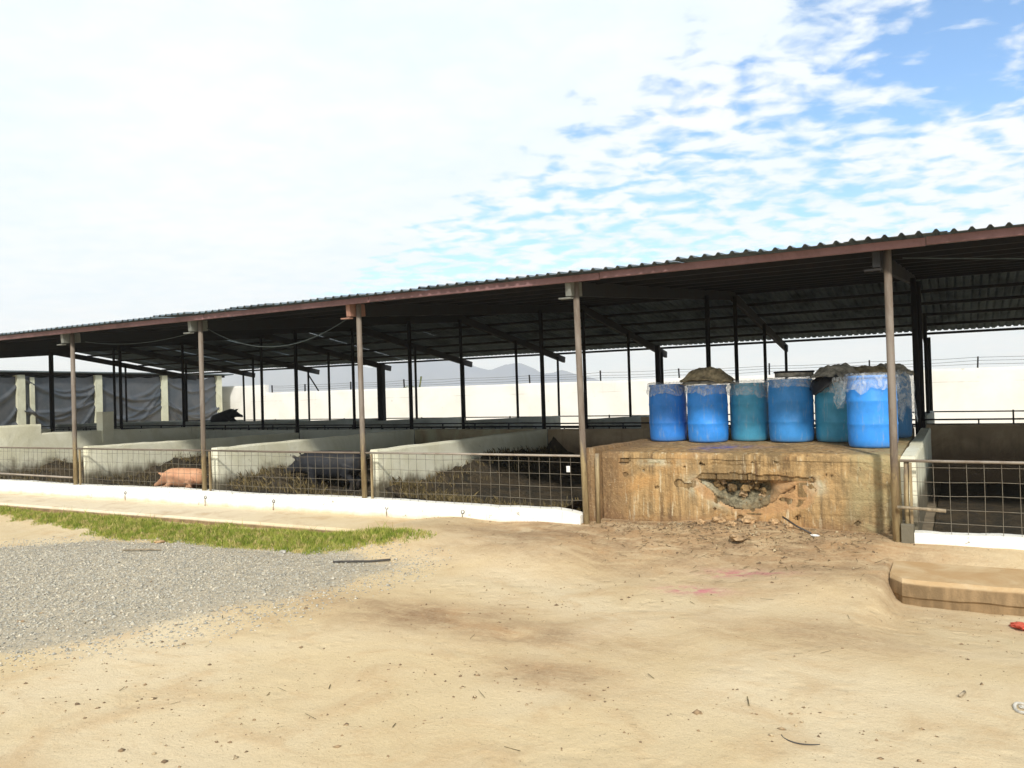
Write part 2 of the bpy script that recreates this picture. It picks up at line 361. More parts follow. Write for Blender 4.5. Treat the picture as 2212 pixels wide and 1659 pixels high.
def m_scatter(name, c1, c2, c3, scale=60, rough=0.9):
    t = NT(name); w = t.coord(); v = t.voro(w, scale); q = t.N.new('ShaderNodeSeparateColor'); t.L.new(v, q.inputs[0])
    c = t.mix(t.rng(q.outputs[0], 0.1, 0.9), c1, c2); c = t.mix(t.rng(q.outputs[1], 0.65, 0.95), c, c3)
    return t.finish(c, rough, 0, 0.2)
def m_barrel(name, col):
    t = NT(name); w = t.coord('object'); n = t.noise(w, 4, 5, 0.65); f = t.noise(t.coord('object', (9, 9, 1.2)), 2.5, 5, 0.7)
    dk = tuple(c * 0.78 for c in col[:3]) + (1,)
    c = t.mix(t.rng(n, 0.35, 0.7), col, dk)
    x, y, z = t.sepz('object')
    c = t.mix(t.math('MULTIPLY', t.rng(f, 0.54, 0.70), 0.45), c, C(0.30, 0.36, 0.40))
    c = t.mix(t.math('MULTIPLY', t.rng(t.math('ADD', z, t.math('MULTIPLY', n, 0.2)), 0.20, 0.08), 0.35), c, C(0.16, 0.14, 0.11))
    t.bump(f, 0.08, 0.01)
    return t.finish(c, t.rng(n, 0.3, 0.7, 0.42, 0.6), 0, 0.4)
def m_film():
    t = NT('clear_plastic_film'); w = t.coord(); f = t.noise(t.coord(scale=(1, 1, 0.7)), 9, 5, 0.66, 1.2)
    t.finish(C(0.80, 0.86, 0.90), 0.22, 0, 0.6); t.bump(f, 0.9, 0.03)
    tr = t.N.new('ShaderNodeBsdfTransparent'); mx = t.N.new('ShaderNodeMixShader')
    t.L.new(t.rng(f, 0.36, 0.70, 0.12, 0.50), mx.inputs[0]); t.L.new(tr.outputs[0], mx.inputs[1]); t.L.new(t.b.outputs[0], mx.inputs[2]); t.L.new(mx.outputs[0], t.out.inputs['Surface'])
    return t.m
def m_skin(name, c1, c2, c3):
    t = NT(name); w = t.coord('object'); n = t.noise(w, 3.5, 5, 0.6, 0.5); f = t.noise(w, 60, 3, 0.7)
    c = t.mix(t.rng(n, 0.36, 0.66), c1, c2); x, y, z = t.sepz('object')
    c = t.mix(t.math('MULTIPLY', t.rng(t.math('ADD', z, t.math('MULTIPLY', n, 0.2)), 0.36, 0.12), 0.85), c, c3)
    c = t.mix(t.rng(t.noise(w, 6, 5, 0.7, 0.8), 0.56, 0.66, 0, 0.6), c, c3)
    t.bump(f, 0.3, 0.006)
    return t.finish(c, 0.62, 0, 0.35)
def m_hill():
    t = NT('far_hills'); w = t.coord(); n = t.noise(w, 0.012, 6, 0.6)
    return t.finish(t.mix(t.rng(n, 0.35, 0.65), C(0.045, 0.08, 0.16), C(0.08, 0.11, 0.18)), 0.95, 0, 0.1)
def m_tarp():
    t = NT('dark_mesh_tarp'); w = t.coord(scale=(1, 1, 1)); n = t.noise(w, 1.4, 5, 0.6, 0.5); f = t.noise(w, 14, 4, 0.7)
    c = t.mix(t.rng(n, 0.35, 0.68), C(0.045, 0.056, 0.068), C(0.08, 0.085, 0.092)); c = t.mix(t.rng(f, 0.5, 0.8, 0, 0.4), c, C(0.14, 0.14, 0.14))
    return t.finish(c, 0.42, 0, 0.5)
def m_roof_sheet():
    t = NT('corrugated_iron'); w = t.coord(); n = t.noise(t.coord(scale=(1.0, 0.35, 1)), 1.6, 6, 0.68, 0.4); f = t.noise(w, 18, 4, 0.7)
    c = t.mix(t.rng(n, 0.38, 0.68), C(0.17, 0.21, 0.235), C(0.085, 0.105, 0.12))
    c = t.mix(t.rng(f, 0.55, 0.8, 0, 0.5), c, C(0.035, 0.03, 0.028))
    return t.finish(c, 0.6, 0.0, 0.0)

M = dict(ground=m_ground(), apron=m_concrete_dusty(), white=m_whitewash(), boundary=m_boundary(),
    part=m_partition('pen_wall_whitewash', C(0.80, 0.795, 0.65), C(0.68, 0.665, 0.50), C(0.085, 0.066, 0.038), 0.66, 0.40),
    part_grey=m_partition('rear_pen_wall_grey', C(0.40, 0.42, 0.37), C(0.32, 0.33, 0.28), C(0.12, 0.10, 0.065), 0.85, 0.4),
    part_brown=m_partition('rear_wall_stained', C(0.36, 0.285, 0.19), C(0.26, 0.20, 0.13), C(0.14, 0.10, 0.065), 0.95, 0.5),
    part_brown2=m_partition('rear_wall_greenish', C(0.34, 0.33, 0.22), C(0.25, 0.20, 0.125), C(0.10, 0.08, 0.05), 0.9, 0.5),
    platform=m_platform(), block=m_platform('platform_blockwork', 0.66), rubble=m_platform('hollow_rubble', 0.55),
    post=m_post(), beam=m_metal('eave_beam_red_oxide', C(0.215, 0.12, 0.125), C(0.12, 0.065, 0.06), 0.7, 0.6, 0, 2.0),
    rafter=m_metal('rafter_steel', C(0.030, 0.032, 0.034), C(0.034, 0.025, 0.021), 0.5, 0.7, spec=0.03), rafter_rust=m_metal('rafter_rust', C(0.30, 0.165, 0.12), C(0.15, 0.08, 0.06), 0.5, 0.7),
    rafter_grey=m_metal('rafter_grey_primer', C(0.19, 0.20, 0.18), C(0.10, 0.09, 0.08), 0.5, 0.7),
    dark=m_metal('inner_post_steel', C(0.022, 0.023, 0.026), C(0.032, 0.025, 0.022), 0.5, 0.7, spec=0.04),
    roof=m_roof_sheet(), wire=m_metal('fence_wire', C(0.20, 0.18, 0.14), C(0.12, 0.085, 0.06), 0.6, 0.55, 0.3, 5), rail=m_metal('fence_rail', C(0.34, 0.30, 0.25), C(0.18, 0.13, 0.09), 0.7, 0.6, 0, 3), rail_dark=m_metal('fence_rail_dark', C(0.16, 0.13, 0.10), C(0.10, 0.07, 0.05), 0.6, 0.6, 0, 3),
    muck=m_muck(), straw=m_scatter('dry_straw', C(0.085, 0.066, 0.032), C(0.19, 0.145, 0.065), C(0.04, 0.032, 0.02), 25),
    grass=m_scatter('green_grass', C(0.17, 0.225, 0.03), C(0.30, 0.315, 0.06), C(0.46, 0.38, 0.15), 14),
    gravel=m_scatter('gravel_stone', C(0.24, 0.23, 0.195), C(0.42, 0.40, 0.34), C(0.58, 0.525, 0.41), 38), pebble=m_scatter('pebble', C(0.15, 0.105, 0.065), C(0.30, 0.21, 0.12), C(0.46, 0.37, 0.23), 22),
    film=m_film(), hill=m_hill(), tarp=m_tarp(), pale_col=m_partition('tarp_shed_column', C(0.58, 0.59, 0.46), C(0.48, 0.48, 0.36), C(0.25, 0.22, 0.14), 0.9, 0.4, 0.6),
    slab=m_plain('shed_slab', C(0.20, 0.165, 0.115), 0.95, 0, 0.3, 3), sack=m_plain('sacking', C(0.32, 0.265, 0.17), 0.95, 0, 0.5, 9, 0.1, bump=0.6),
    sack_grey=m_plain('grey_sacking', C(0.29, 0.27, 0.225), 0.95, 0, 0.5, 9, 0.1, bump=0.6), black_plastic=m_plain('black_plastic', C(0.018, 0.018, 0.02), 0.35, 0, 0.3, 12, 0.5, bump=0.6),
    pig_pink=m_skin('pink_pig_skin', C(0.60, 0.33, 0.19), C(0.50, 0.25, 0.14), C(0.30, 0.16, 0.085)), pig_black=m_skin('black_pig_skin', C(0.020, 0.022, 0.028), C(0.013, 0.014, 0.017), C(0.045, 0.035, 0.025)),
    eye=m_plain('eye', C(0.01, 0.01, 0.01), 0.2, 0, 0.1), wood=m_plain('weathered_stick', C(0.27, 0.22, 0.15), 0.9, 0, 0.35, 20),
    stone=m_plain('loose_stone', C(0.34, 0.24, 0.14), 0.95, 0, 0.35, 12, bump=0.6), chunk=m_plain('render_chunk', C(0.42, 0.28, 0.15), 0.95, 0, 0.4, 14, bump=0.6),
    red_bag=m_plain('red_plastic', C(0.60, 0.11, 0.07), 0.5, 0, 0.3, 14, bump=0.6), white_bit=m_plain('white_plastic', C(0.74, 0.74, 0.72), 0.5, 0, 0.12, 14), grey_bit=m_plain('dirty_plastic', C(0.40, 0.38, 0.33), 0.6, 0, 0.4, 14, bump=0.5),
    hose=m_plain('dark_hose', C(0.06, 0.055, 0.05), 0.6, 0, 0.3, 14), cable=m_plain('grey_cable', C(0.055, 0.07, 0.07), 0.6, 0, 0.2, 8), bush=m_scatter('bush_leaf', C(0.09, 0.12, 0.05), C(0.16, 0.18, 0.09), C(0.22, 0.2, 0.1), 15),
    barrel_blue=m_barrel('barrel_blue', C(0.035, 0.235, 0.72)), barrel_bright=m_barrel('barrel_bright_blue', C(0.04, 0.295, 0.86)), barrel_mid=m_barrel('barrel_mid_blue', C(0.045, 0.275, 0.68)),
    barrel_teal=m_barrel('barrel_teal', C(0.065, 0.35, 0.55)), barrel_teal2=m_barrel('barrel_deep_teal', C(0.05, 0.30, 0.47)), barrel_dark=m_barrel('barrel_dark_blue', C(0.03, 0.16, 0.36)))

# ------------------------------------------------------------------ layout
PX = [-31.5, -27.6, -23.75, -19.9, -16.03, -12.12, -8.36, -4.48, -0.65, 3.2, 7.05]      # post lines, along the shed
YF, YB1, YA, YM, YR = 10.0, 16.4, 18.8, 22.0, 25.0                                       # rows of posts, into the shed
RX0, RX1 = -31.75, 8.0
YE, YRIDGE, YRE = 9.6, 19.0, 25.3
def roof_z(y): return 3.455 + (y - YE) * 0.0814 if y <= YRIDGE else 3.455 + (YRIDGE - YE) * 0.0814 - (y - YRIDGE) * 0.152

# ------------------------------------------------------------------ ground: one sheet to the horizon
GRAVEL = [(-19, 5.2), (-14, 6.0), (-12.5, 6.6), (-11.57, 7.4), (-10.14, 7.85), (-7.07, 8.0), (-6.1, 7.82), (-6.1, 6.87), (-6.2, 6.0), (-6.63, 5.1), (-6.95, 4.3), (-7.3, 3.6), (-9, 2.6), (-19, 2.0)]
GRASS = [(-17.5, 8.55), (-15.87, 8.38), (-12.48, 7.92), (-10.04, 7.74), (-8.6, 7.78), (-7.5, 7.95), (-6.6, 8.2), (-6.0, 8.80), (-17.5, 8.80)]
def ramp(x, y):
    wx = sstep(-7.6, -5.2, x) * (1 - sstep(-0.95, -0.62, x) * (1 - sstep(9.2, 9.9, y)))
    wz = sstep(-8.2, -6.3, x) * (1 - sstep(-4.4, -3.4, x)) * (0.9 + 0.25 * fbm(x*2, y*2, 44))
    wr = sstep(-2.8, -1.2, x) * (1 - sstep(-0.72, -0.58, x)) * (0.85 + 0.3 * fbm(x*2, y*2, 47))
    return np.maximum(np.maximum(wx * sstep(8.2, 10.25, y), 0.73 * wz * sstep(7.6, 8.95, y)), 0.48 * wr * sstep(7.7, 8.75, y))
def ground_z(x, y):
    x = np.asarray(x, float); y = np.asarray(y, float)
    near = sstep(40, 12, np.hypot(x, y))
    z = -0.2 + 0.29 * ramp(x, y) * (y < 10.6)
    z = z + near * (0.05 * (fbm(x*0.55, y*0.55, 3) - 0.47) + 0.022 * (fbm(x*2.3, y*2.3, 11) - 0.47) + 0.010 * (fbm(x*9, y*9, 21, 3) - 0.44))
    g = sstep(-0.25, 0.4, poly_dist(x, y, GRAVEL)); z = z + 0.035 * g
    z = z + 0.10 * sstep(7.7, 8.75, y) * sstep(-5.6, -7.2, x) * (y < 10.6)
    z = z - 0.11 * sstep(-0.9, -0.5, x) * sstep(6.8, 8.3, y) * (y < 9.0)
    hl = np.exp(-(((x + 3.45)/0.16)**2 + ((y - 5.98)/0.12)**2)); z = z - 0.035 * hl
    foot = np.exp(-((x + 2.45)/0.75)**2) * sstep(9.7, 10.4, y) * (y < 10.6); z = z + 0.09 * foot * (0.6 + 0.8 * fbm(x*6, y*6, 5))
    return z
def build_ground():
    far = [600, 350, 200, 120, 80, 55, 40]
    xs = np.concatenate([[-6000, -3000, -1500], -np.array(far)[:5], [-50, -40, -34, -30, -27, -24, -22, -20, -19], np.arange(-18, 2.6, 0.05), [3, 3.5, 4.2, 5, 6, 8, 11, 15, 22, 30, 40, 60], np.array(far)[:5][::-1], [1500, 3000, 6000]])
    ys = np.concatenate([[-6000, -3000, -1500, -600, -300, -150, -80, -40, -20, -10, -5, -2, 0, 1, 1.6], np.arange(2, 10.61, 0.05), [10.9, 11.5, 12.5, 14, 17, 20, 23, 25, 26, 28, 30, 32, 34, 38, 45, 55, 75, 110, 180, 320, 600, 1500, 3000, 6000]])
    xs = np.unique(np.round(xs, 3)); ys = np.unique(np.round(ys, 3))
    X, Y = np.meshgrid(xs, ys); Z = ground_z(X, Y)
    o = np_mesh('ground', np.stack([X.ravel(), Y.ravel(), Z.ravel()], 1), grid_faces(len(xs), len(ys)), M['ground'], smooth=True)
    xr, yr = X.ravel(), Y.ravel()
    gm = sstep(-0.7, 0.6, poly_dist(xr, yr, GRAVEL) + 0.5 * (fbm(xr*1.4, yr*1.4, 9) - 0.47))
    br = np.maximum(sstep(7.3, 9.6, yr) * sstep(-7.5, -5, xr) * sstep(1.0, -1.0, xr), 0)
    br = np.maximum(br, 1.0 * np.exp(-(((xr + 4.3)/1.9)**2 + ((yr - 6.2)/0.55)**2)) * (0.5 + fbm(xr*2, yr*2, 31)))
    br = np.maximum(br, 0.7 * np.exp(-(((xr + 1.2)/1.1)**2 + ((yr - 7.0)/0.5)**2)) * (0.5 + fbm(xr*2, yr*2, 33)))
    br = np.maximum(br, 0.75 * np.exp(-(((xr + 2.6)/0.7)**2 + ((yr - 5.3)/0.35)**2)) * (0.5 + fbm(xr*2, yr*2, 35)))
    br = np.clip(br * (1 - sstep(10.8, 12, yr)), 0, 1)
    pk = np.exp(-(((xr + 2.42)/0.30)**2 + ((yr - 8.04)/0.13)**2)) + 0.6 * np.exp(-(((xr + 2.2)/0.3)**2 + ((yr - 8.7)/0.12)**2)) + 0.5 * np.exp(-(((xr + 1.9)/0.35)**2 + ((yr - 8.75)/0.12)**2))
    at = o.data.attributes.new('soil', 'FLOAT_COLOR', 'POINT')
    at.data.foreach_set('color', np.stack([gm, br, np.clip(pk, 0, 1), np.ones_like(gm)], 1).ravel())
    tag(o, kind='structure')
build_ground()

# apron slabs in front of the pens (the middle is buried under trodden dirt)
def apron(name, x0, x1, y_front, round_left):
    n = max(8, int((x1 - x0) / 0.12)); prof = []
    xs = np.linspace(x0, x1, n); V = []; F = []
    for i, x in enumerate(xs):
        yf = y_front + 0.05 * (fbm(x * 0.9, 3.3, 5) - 0.47) + 0.03 * (fbm(x * 5, 1.3, 6) - 0.47)
        if round_left: yf += 0.24 * math.exp(-max(0, x - x0) / 0.07) + 0.05 * (fbm(x * 9, 7.7, 2) - 0.47)
        zt = (-0.06 if round_left else 0.0) + 0.012 * (fbm(x * 2, 9.1, 8) - 0.5)
        V += [(x, yf + 0.03, -0.42), (x, yf + 0.02, -0.27 + 0.08 * fbm(x*3, 2, 3)), (x, yf - 0.01 + 0.03 * fbm(x*6, 5, 9), -0.25 + 0.08 * fbm(x*3, 2, 3)), (x, yf + 0.008 + 0.02 * fbm(x*8, 1, 7), -0.035 + zt), (x, yf + 0.05 + 0.03 * fbm(x*5, 3, 7), zt), (x, yf + 0.5, 0.004 + zt), (x, 10.02, zt + 0.004)]
    k = 7
    for i in range(n - 1):
        for j in range(k - 1): F.append((i*k+j, (i+1)*k+j, (i+1)*k+j+1, i*k+j+1))
    F.append(tuple(range(k))); F.append(tuple(reversed([(n-1)*k+j for j in range(k)])))
    o = MB().add(V, F).build(name, M['apron']); tag(o, kind='structure'); return o
apron('pavement', -33.0, -5.1, 8.80, False)
apron('pavement', -0.66, 8.0, 8.68, True)

# shed floor slab
tag(MB().box(RX0, -4.42, 10.15, 25.2, -0.3, 0.03).box(-0.6, RX1, 10.15, 25.2, -0.3, 0.03).box(-4.419, -0.601, 14.0, 25.2, -0.3, 0.03).build('floor', M['slab']), kind='structure')

# far hills
def hills():
    pts = [(-2600, 20), (-2000, 46), (-1600, 38), (-1300, 55), (-1064, 52), (-966, 53), (-855, 57), (-817, 46), (-770, 50), (-700, 56), (-641, 46), (-594, 34), (-570, 41), (-547, 42), (-510, 27), (-478, 31), (-430, 16), (-395, 6), (-340, 0), (-200, -4)]
    K = 1.6
    xs = np.arange(-2600, -200, 7.0); prof = np.interp(xs, [p[0] for p in pts], [p[1] for p in pts]) + 7 * (fbm(xs/38, 1.0, 4) - 0.47)
    rows = 14; V = []
    for j in range(rows):
        t = j / (rows - 1); f = math.sin(t * math.pi * 0.5) if t < 1 else 1
        nz = (fbm(xs/60, np.full_like(xs, j*0.9), 14) - 0.47) * 22 * t * (1 - t)
        for i, x in enumerate(xs): V.append((x*K*(0.93+0.07*t), (930 + 70*t)*K, max(-3, (prof[i]*f + nz[i])*K)))
    for i, x in enumerate(xs): V.append((x*K*1.05, 1060*K, -5))
    o = np_mesh('hills', V, grid_faces(len(xs), rows + 1), M['hill'], smooth=True); tag(o, kind='structure')
hills()

# ------------------------------------------------------------------ boundary wall with wire on top
def rough_wall(name, x0, x1, y0, y1, z0, z1, mat, label, cat, step=0.25, amp=0.012, group=None, along='x', top=None, parent=None):
    """a wall block whose faces and arrises are slightly uneven"""
    n = max(3, int(((x1-x0) if along == 'x' else (y1-y0)) / step) + 1); V = []; F = []
    zs = [0.0, 0.3, 0.6, 0.85, 0.97, 1.0]; rim = []
    for i in range(n):
        t = i / (n - 1); s = (x0 + (x1-x0)*t) if along == 'x' else (y0 + (y1-y0)*t)
        zt = (top(s) if top else z1) + amp * 1.2 * (fbm(s * 3.1, x0 + y0, 5) - 0.47) * 2
        ring = []
        for side in (0, 1):
            for q in (zs if side == 0 else zs[::-1]):
                z = z0 + (zt - z0) * q
                d = amp * 2 * (fbm(s * 2.3 + 7*side, z * 3.0, 8) - 0.47) + (0.012 if q == 1.0 else 0)
                if along == 'x': ring.append((s, (y0 + d) if side == 0 else (y1 - d), z))
                else: ring.append(((x0 + d) if side == 0 else (x1 - d), s, z))
        V += ring
    k = len(zs) * 2
    for i in range(n - 1):
        for j in range(k): F.append((i*k+j, (i+1)*k+j, (i+1)*k+(j+1)%k, i*k+(j+1)%k))
    for j in range(len(zs) - 1):
        F.append((j, j+1, k-2-j, k-1-j)); b = (n-1)*k; F.append((b+k-1-j, b+k-2-j, b+j+1, b+j))
    o = MB().add(V, F).build(name, mat, parent)
    if parent is None: tag(o, label, cat, group, 'thing')
    return o
rough_wall('boundary_wall', -33.6, 40, 32.0, 32.2, -0.3, 2.28, M['boundary'], 'long white boundary wall behind the pens with wire strung above it', 'wall', 0.7, 0.02)
rough_wall('boundary_wall', -60, -33.604, 31.97, 32.23, -0.3, 2.72, M['boundary'], 'taller white wall section beside the dark tarpaulin shed', 'wall', 0.7, 0.02)
def wire_fence():
    root = empty('barbed_wire_fence', (-33, 32.1, 2.25), 'thin wire fence on short stakes along the top of the white boundary wall', 'fence')
    stakes = [-33.2, -30.76, -27.56, -24.1, -20.6, -17.0, -13.52, -10.01, -6.4, -2.81, 0.63, 4.2, 7.8]
    for i, x in enumerate(stakes):
        lean = random.uniform(-0.03, 0.03)
        MB().bar((x, 32.1, 2.15), (x + lean, 32.1, 2.70 + random.uniform(-0.03, 0.05)), 0.06, 0.05).build('stake', M['dark'], root)
    for z in (2.42, 2.53, 2.64):
        pts = []
        for a, b in zip(stakes[:-1], stakes[1:]):
            for t in (0, 0.33, 0.66): pts.append((a + (b-a)*t, 32.06, z - 0.03 * math.sin(math.pi * t) + 0.01*math.sin(a*3+z*40)))
        MB().tube(pts, 0.006, 4).build('wire', M['dark'], root)
wire_fence()
def wall_bush():
    root = empty('bush', (-24.27, 33.2, -0.2), 'small olive bush poking above the white boundary wall', 'bush')
    MB().tube([(-24.27, 33.2, -0.25), (-24.2, 33.2, 1.4), (-24.0, 33.2, 2.1), (-23.85, 33.2, 2.85)], [0.07, 0.05, 0.04, 0.05], 7).build('trunk', M['bush'], root)
    V = []; F = []
    for k in range(900):
        a = random.uniform(0, 6.28); rr = random.random() ** 0.6
        c = Vector((-24.45 + 0.75*rr*math.cos(a), 33.2 + 0.4*rr*math.sin(a), 2.05 + random.uniform(-0.5, 0.42) * (1 - 0.5*rr)))
        d1 = Vector([random.gauss(0, 1) for _ in range(3)]).normalized() * 0.06; d2 = Vector([random.gauss(0, 1) for _ in range(3)]).normalized() * 0.03
        n = len(V); V += [c - d1, c + d2, c + d1]; F.append((n, n+1, n+2))
    MB().add(V, F).build('crown', M['bush'], root)
wall_bush()

# ------------------------------------------------------------------ dark tarpaulin shed at the far left
def tarp_shed():
    X = -36.0
    root = empty('tarpaulin_shed', (X, 20, -0.2), 'open shed hung with dark folded tarpaulins between pale columns, far left', 'shed')
    cols = [9.2, 12.8, 16.4, 20.0, 23.62, 27.25, 30.75]
    for i, y in enumerate(cols):
        o = rough_wall('column', X - 0.2, X + 0.16, y - 0.17, y + 0.17, -0.25, 3.3, M['pale_col'], None, None, 0.12, 0.008, along='y', parent=root)
    rough_wall('column', X - 0.1, X + 0.12, 20.42, 20.6, -0.25, 3.2, M['pale_col'], None, None, 0.08, 0.008, along='y', parent=root)
    rough_wall('low_wall', X - 0.12, X + 0.05, 9.0, 31.0, -0.25, 0.72, M['pale_col'], None, None, 0.5, 0.015, along='y', parent=root)
    MB().bar((X - 0.1, 8.5, 3.42), (X - 0.1, 31.3, 3.27), 0.12, 0.14).build('eave_beam', M['dark'], root)
    MB().add([(X + 0.35, 8.3, 3.56), (X + 0.35, 31.6, 3.40), (X - 9, 31.6, 2.9), (X - 9, 8.3, 3.04), (X + 0.35, 8.3, 3.51), (X + 0.35, 31.6, 3.35), (X - 9, 31.6, 2.85), (X - 9, 8.3, 2.99)],
             [(0,1,2,3),(7,6,5,4),(0,4,5,1),(1,5,6,2),(2,6,7,3),(3,7,4,0)]).build('roof', M['roof'], root)
    rough_wall('end_wall', X - 9, X - 0.25, 30.8, 30.95, -0.25, 2.8, M['pale_col'], None, None, 0.6, 0.01, parent=root)
    MB().box(X - 9.1, X - 9.0, 8.8, 30.7, -0.25, 2.8).build('back_panel', M['dark'], root)
    for i in range(len(cols) - 1):
        y0, y1 = cols[i] + 0.1, cols[i+1] - 0.1; nu, nv = 56, 44
        u, v = np.meshgrid(np.linspace(0, 1, nu), np.linspace(0, 1, nv)); u = u.ravel(); v = v.ravel()
        d = 0.03 * np.sin(u*9 + i) * (0.4 + v)
        rr = np.random.default_rng(40 + i)
        for k in range(7):                                  # swags hanging from the upper corners
            top = rr.uniform(0.02, 0.7); sag = rr.uniform(0.15, 0.75); c = rr.uniform(0.3, 0.7)
            vv = top + sag * (1 - ((u - c)/max(c, 1-c))**2)
            wd = rr.uniform(0.014, 0.032); d = d + rr.uniform(0.06, 0.13) * np.exp(-((v - vv)/wd)**2) * np.clip(1.3 - abs(u-c)*0.8, 0, 1)
        d = d + 0.05 * np.sin(v * 3.1) * np.sin(u * 3.14)
        ztop = 3.22 - 0.10 * np.sin(u * np.pi) * rr.uniform(0.2, 1.3) - 0.03 * np.sin(u * 21 + i)
        z = ztop + (0.70 - ztop) * v
        np_mesh('tarpaulin', np.stack([X + 0.02 + d, y0 + (y1-y0)*u, z], 1), grid_faces(nu, nv), M['tarp'], root, True)
tarp_shed()

# ------------------------------------------------------------------ the pig shed: posts, rafters, purlins, eave beam, corrugated sheets
shed = empty('pig_shed', (-12, 17.3, 0), 'long open pig shed with steel posts under a low corrugated iron roof', 'shed')
def posts():
    for i, x in enumerate(PX):
        inner = -4.6 < x < -0.6
        zb = -0.02 if inner else 0.255
        top = roof_z(YF) - 0.09
        lean = {-4.48: -0.06, -8.36: -0.02}.get(x, 0.0)
        MB().tube([(x, YF, zb - 0.1), (x + lean*0.5, YF, 1.5), (x + lean, YF, top)], 0.043, 12).build('post', M['post'], shed, True)
        for y, r in ((YB1, 0.05), (YA, 0.045), (YM, 0.042), (YR, 0.042)):
            dx = random.uniform(-0.04, 0.04)
            MB().tube([(x + dx*0.4, y, 0.0), (x, y, roof_z(y) - 0.22)], r, 8).build('inner_post', M['dark'], shed, True)
    MB().box(-19.75, -19.50, 24.55, 24.75, 0.0, 3.2).build('inner_post', M['dark'], shed)
    MB().box(-8.32, -8.18, 24.2, 24.34, 0.0, 3.25).build('inner_post', M['dark'], shed)
posts()
def rafters():
    for x in PX:
        xc = x - 0.105; mt = {-8.36: M['rafter_rust'], -4.48: M['rafter_grey'], -0.65: M['rafter'], -12.12: M['rafter_grey'], -16.03: M['rafter_grey']}.get(x, M['rafter'])
        off = 0.19
        rf = MB().bar((xc, YE + 0.24, roof_z(YE + 0.24) - off), (xc, YE + 0.62, roof_z(YE + 0.62) - off), 0.085, 0.2).build('rafter', mt, shed, bevel=0.006)
        MB().bar((xc, YE + 0.621, roof_z(YE + 0.621) - off), (xc, YRIDGE, roof_z(YRIDGE) - off), 0.083, 0.198).build('rafter', M['rafter'], shed)
        MB().bar((xc, YRIDGE, roof_z(YRIDGE) - off), (xc, YRE + 0.45, roof_z(YRE + 0.45) - off), 0.085, 0.2).build('rafter', M['rafter'], shed)
        MB().box(xc - 0.13, xc + 0.05, YE + 0.21, YE + 0.30, roof_z(YE + 0.24) - 0.325, roof_z(YE + 0.24) - 0.305).build('bracket', mt, rf)
    for y in np.concatenate([np.linspace(YE + 1.15, YRIDGE - 0.2, 8), np.linspace(YRIDGE + 0.25, YRE - 0.12, 6)]):
        z = roof_z(y) - 0.065
        MB().box(RX0 + 0.02, RX1 - 0.02, y - 0.03, y + 0.03, z - 0.045, z + 0.022).build('purlin', M['dark'], shed)
    # eave beam, in lengths, each a touch out of line
    xs = [RX0] + [p + 0.4 for p in PX[1:-1]] + [RX1]
    for a, b in zip(xs[:-1], xs[1:]):
        dz = random.uniform(-0.010, 0.010); dz2 = random.uniform(-0.010, 0.010)
        MB().bar((a + 0.003, YE + 0.17, 3.413 + dz), (b - 0.003, YE + 0.17, 3.413 + dz2), 0.05, 0.09).build('eave_beam', M['beam'], shed, bevel=0.005)
    for p0, p1 in (((-23.75, YR, 2.9), (-23.2, YR, 2.2)), ):
        MB().bar(p0, p1, 0.04, 0.04).build('brace', M['dark'], shed)
rafters()
def sheet_mesh(y0, y1, width, name, seed):
    pitch = 0.165; n = int(round(width / pitch)); prof = []
    for k in range(n):
        b = k * pitch
        prof += [(b, 0.0), (b + 0.052, 0.0), (b + 0.068, 0.020), (b + 0.078, 0.033), (b + 0.098, 0.033), (b + 0.108, 0.020), (b + 0.124, 0.0)]
    prof.append((n * pitch + 0.03, 0.0)); L_ = 9
    V = []
    for j in range(L_):
        y = y0 + (y1 - y0) * j / (L_ - 1)
        for px_, pz in prof: V.append((px_, y, roof_z(y) + pz + 0.004*math.sin(j*1.7+seed)))
    me = bpy.data.meshes.new(name); F = grid_faces(len(prof), L_)
    me.from_pydata(V, [], [tuple(int(q) for q in f) for f in F]); me.update(); me.materials.append(M['roof'])
    return me
def roof():
    W = 0.99
    front = [sheet_mesh(YE, YRIDGE + 0.02, W, 'corrugated_sheet', s) for s in range(3)]; rear = [sheet_mesh(YRIDGE, YRE, W, 'corrugated_sheet', s) for s in range(3)]
    o3 = origin(shed); n = int((RX1 - RX0) / W)
    for i in range(n):
        for lst, sgn in ((front, 1), (rear, -1)):
            o = link_mesh('corrugated_sheet', random.choice(lst), shed)
            o.location = Vector((RX0 + i * W, random.uniform(-0.05, 0.05) if sgn > 0 else random.uniform(-0.06, 0.06), (i % 2) * 0.006 + random.uniform(0, 0.012))) - o3
    V = []; cs = []
    for x in np.arange(RX0, RX1, 0.5): cs.append(x)
    mb = MB(); mb.add([(RX0, YRIDGE-0.2, roof_z(YRIDGE-0.2)+0.05), (RX1, YRIDGE-0.2, roof_z(YRIDGE-0.2)+0.05), (RX1, YRIDGE, roof_z(YRIDGE)+0.07), (RX0, YRIDGE, roof_z(YRIDGE)+0.07), (RX1, YRIDGE+0.2, roof_z(YRIDGE+0.2)+0.05), (RX0, YRIDGE+0.2, roof_z(YRIDGE+0.2)+0.05)], [(0,1,2,3),(3,2,4,5)])
    mb.build('ridge_cap', M['roof'], shed)
roof()

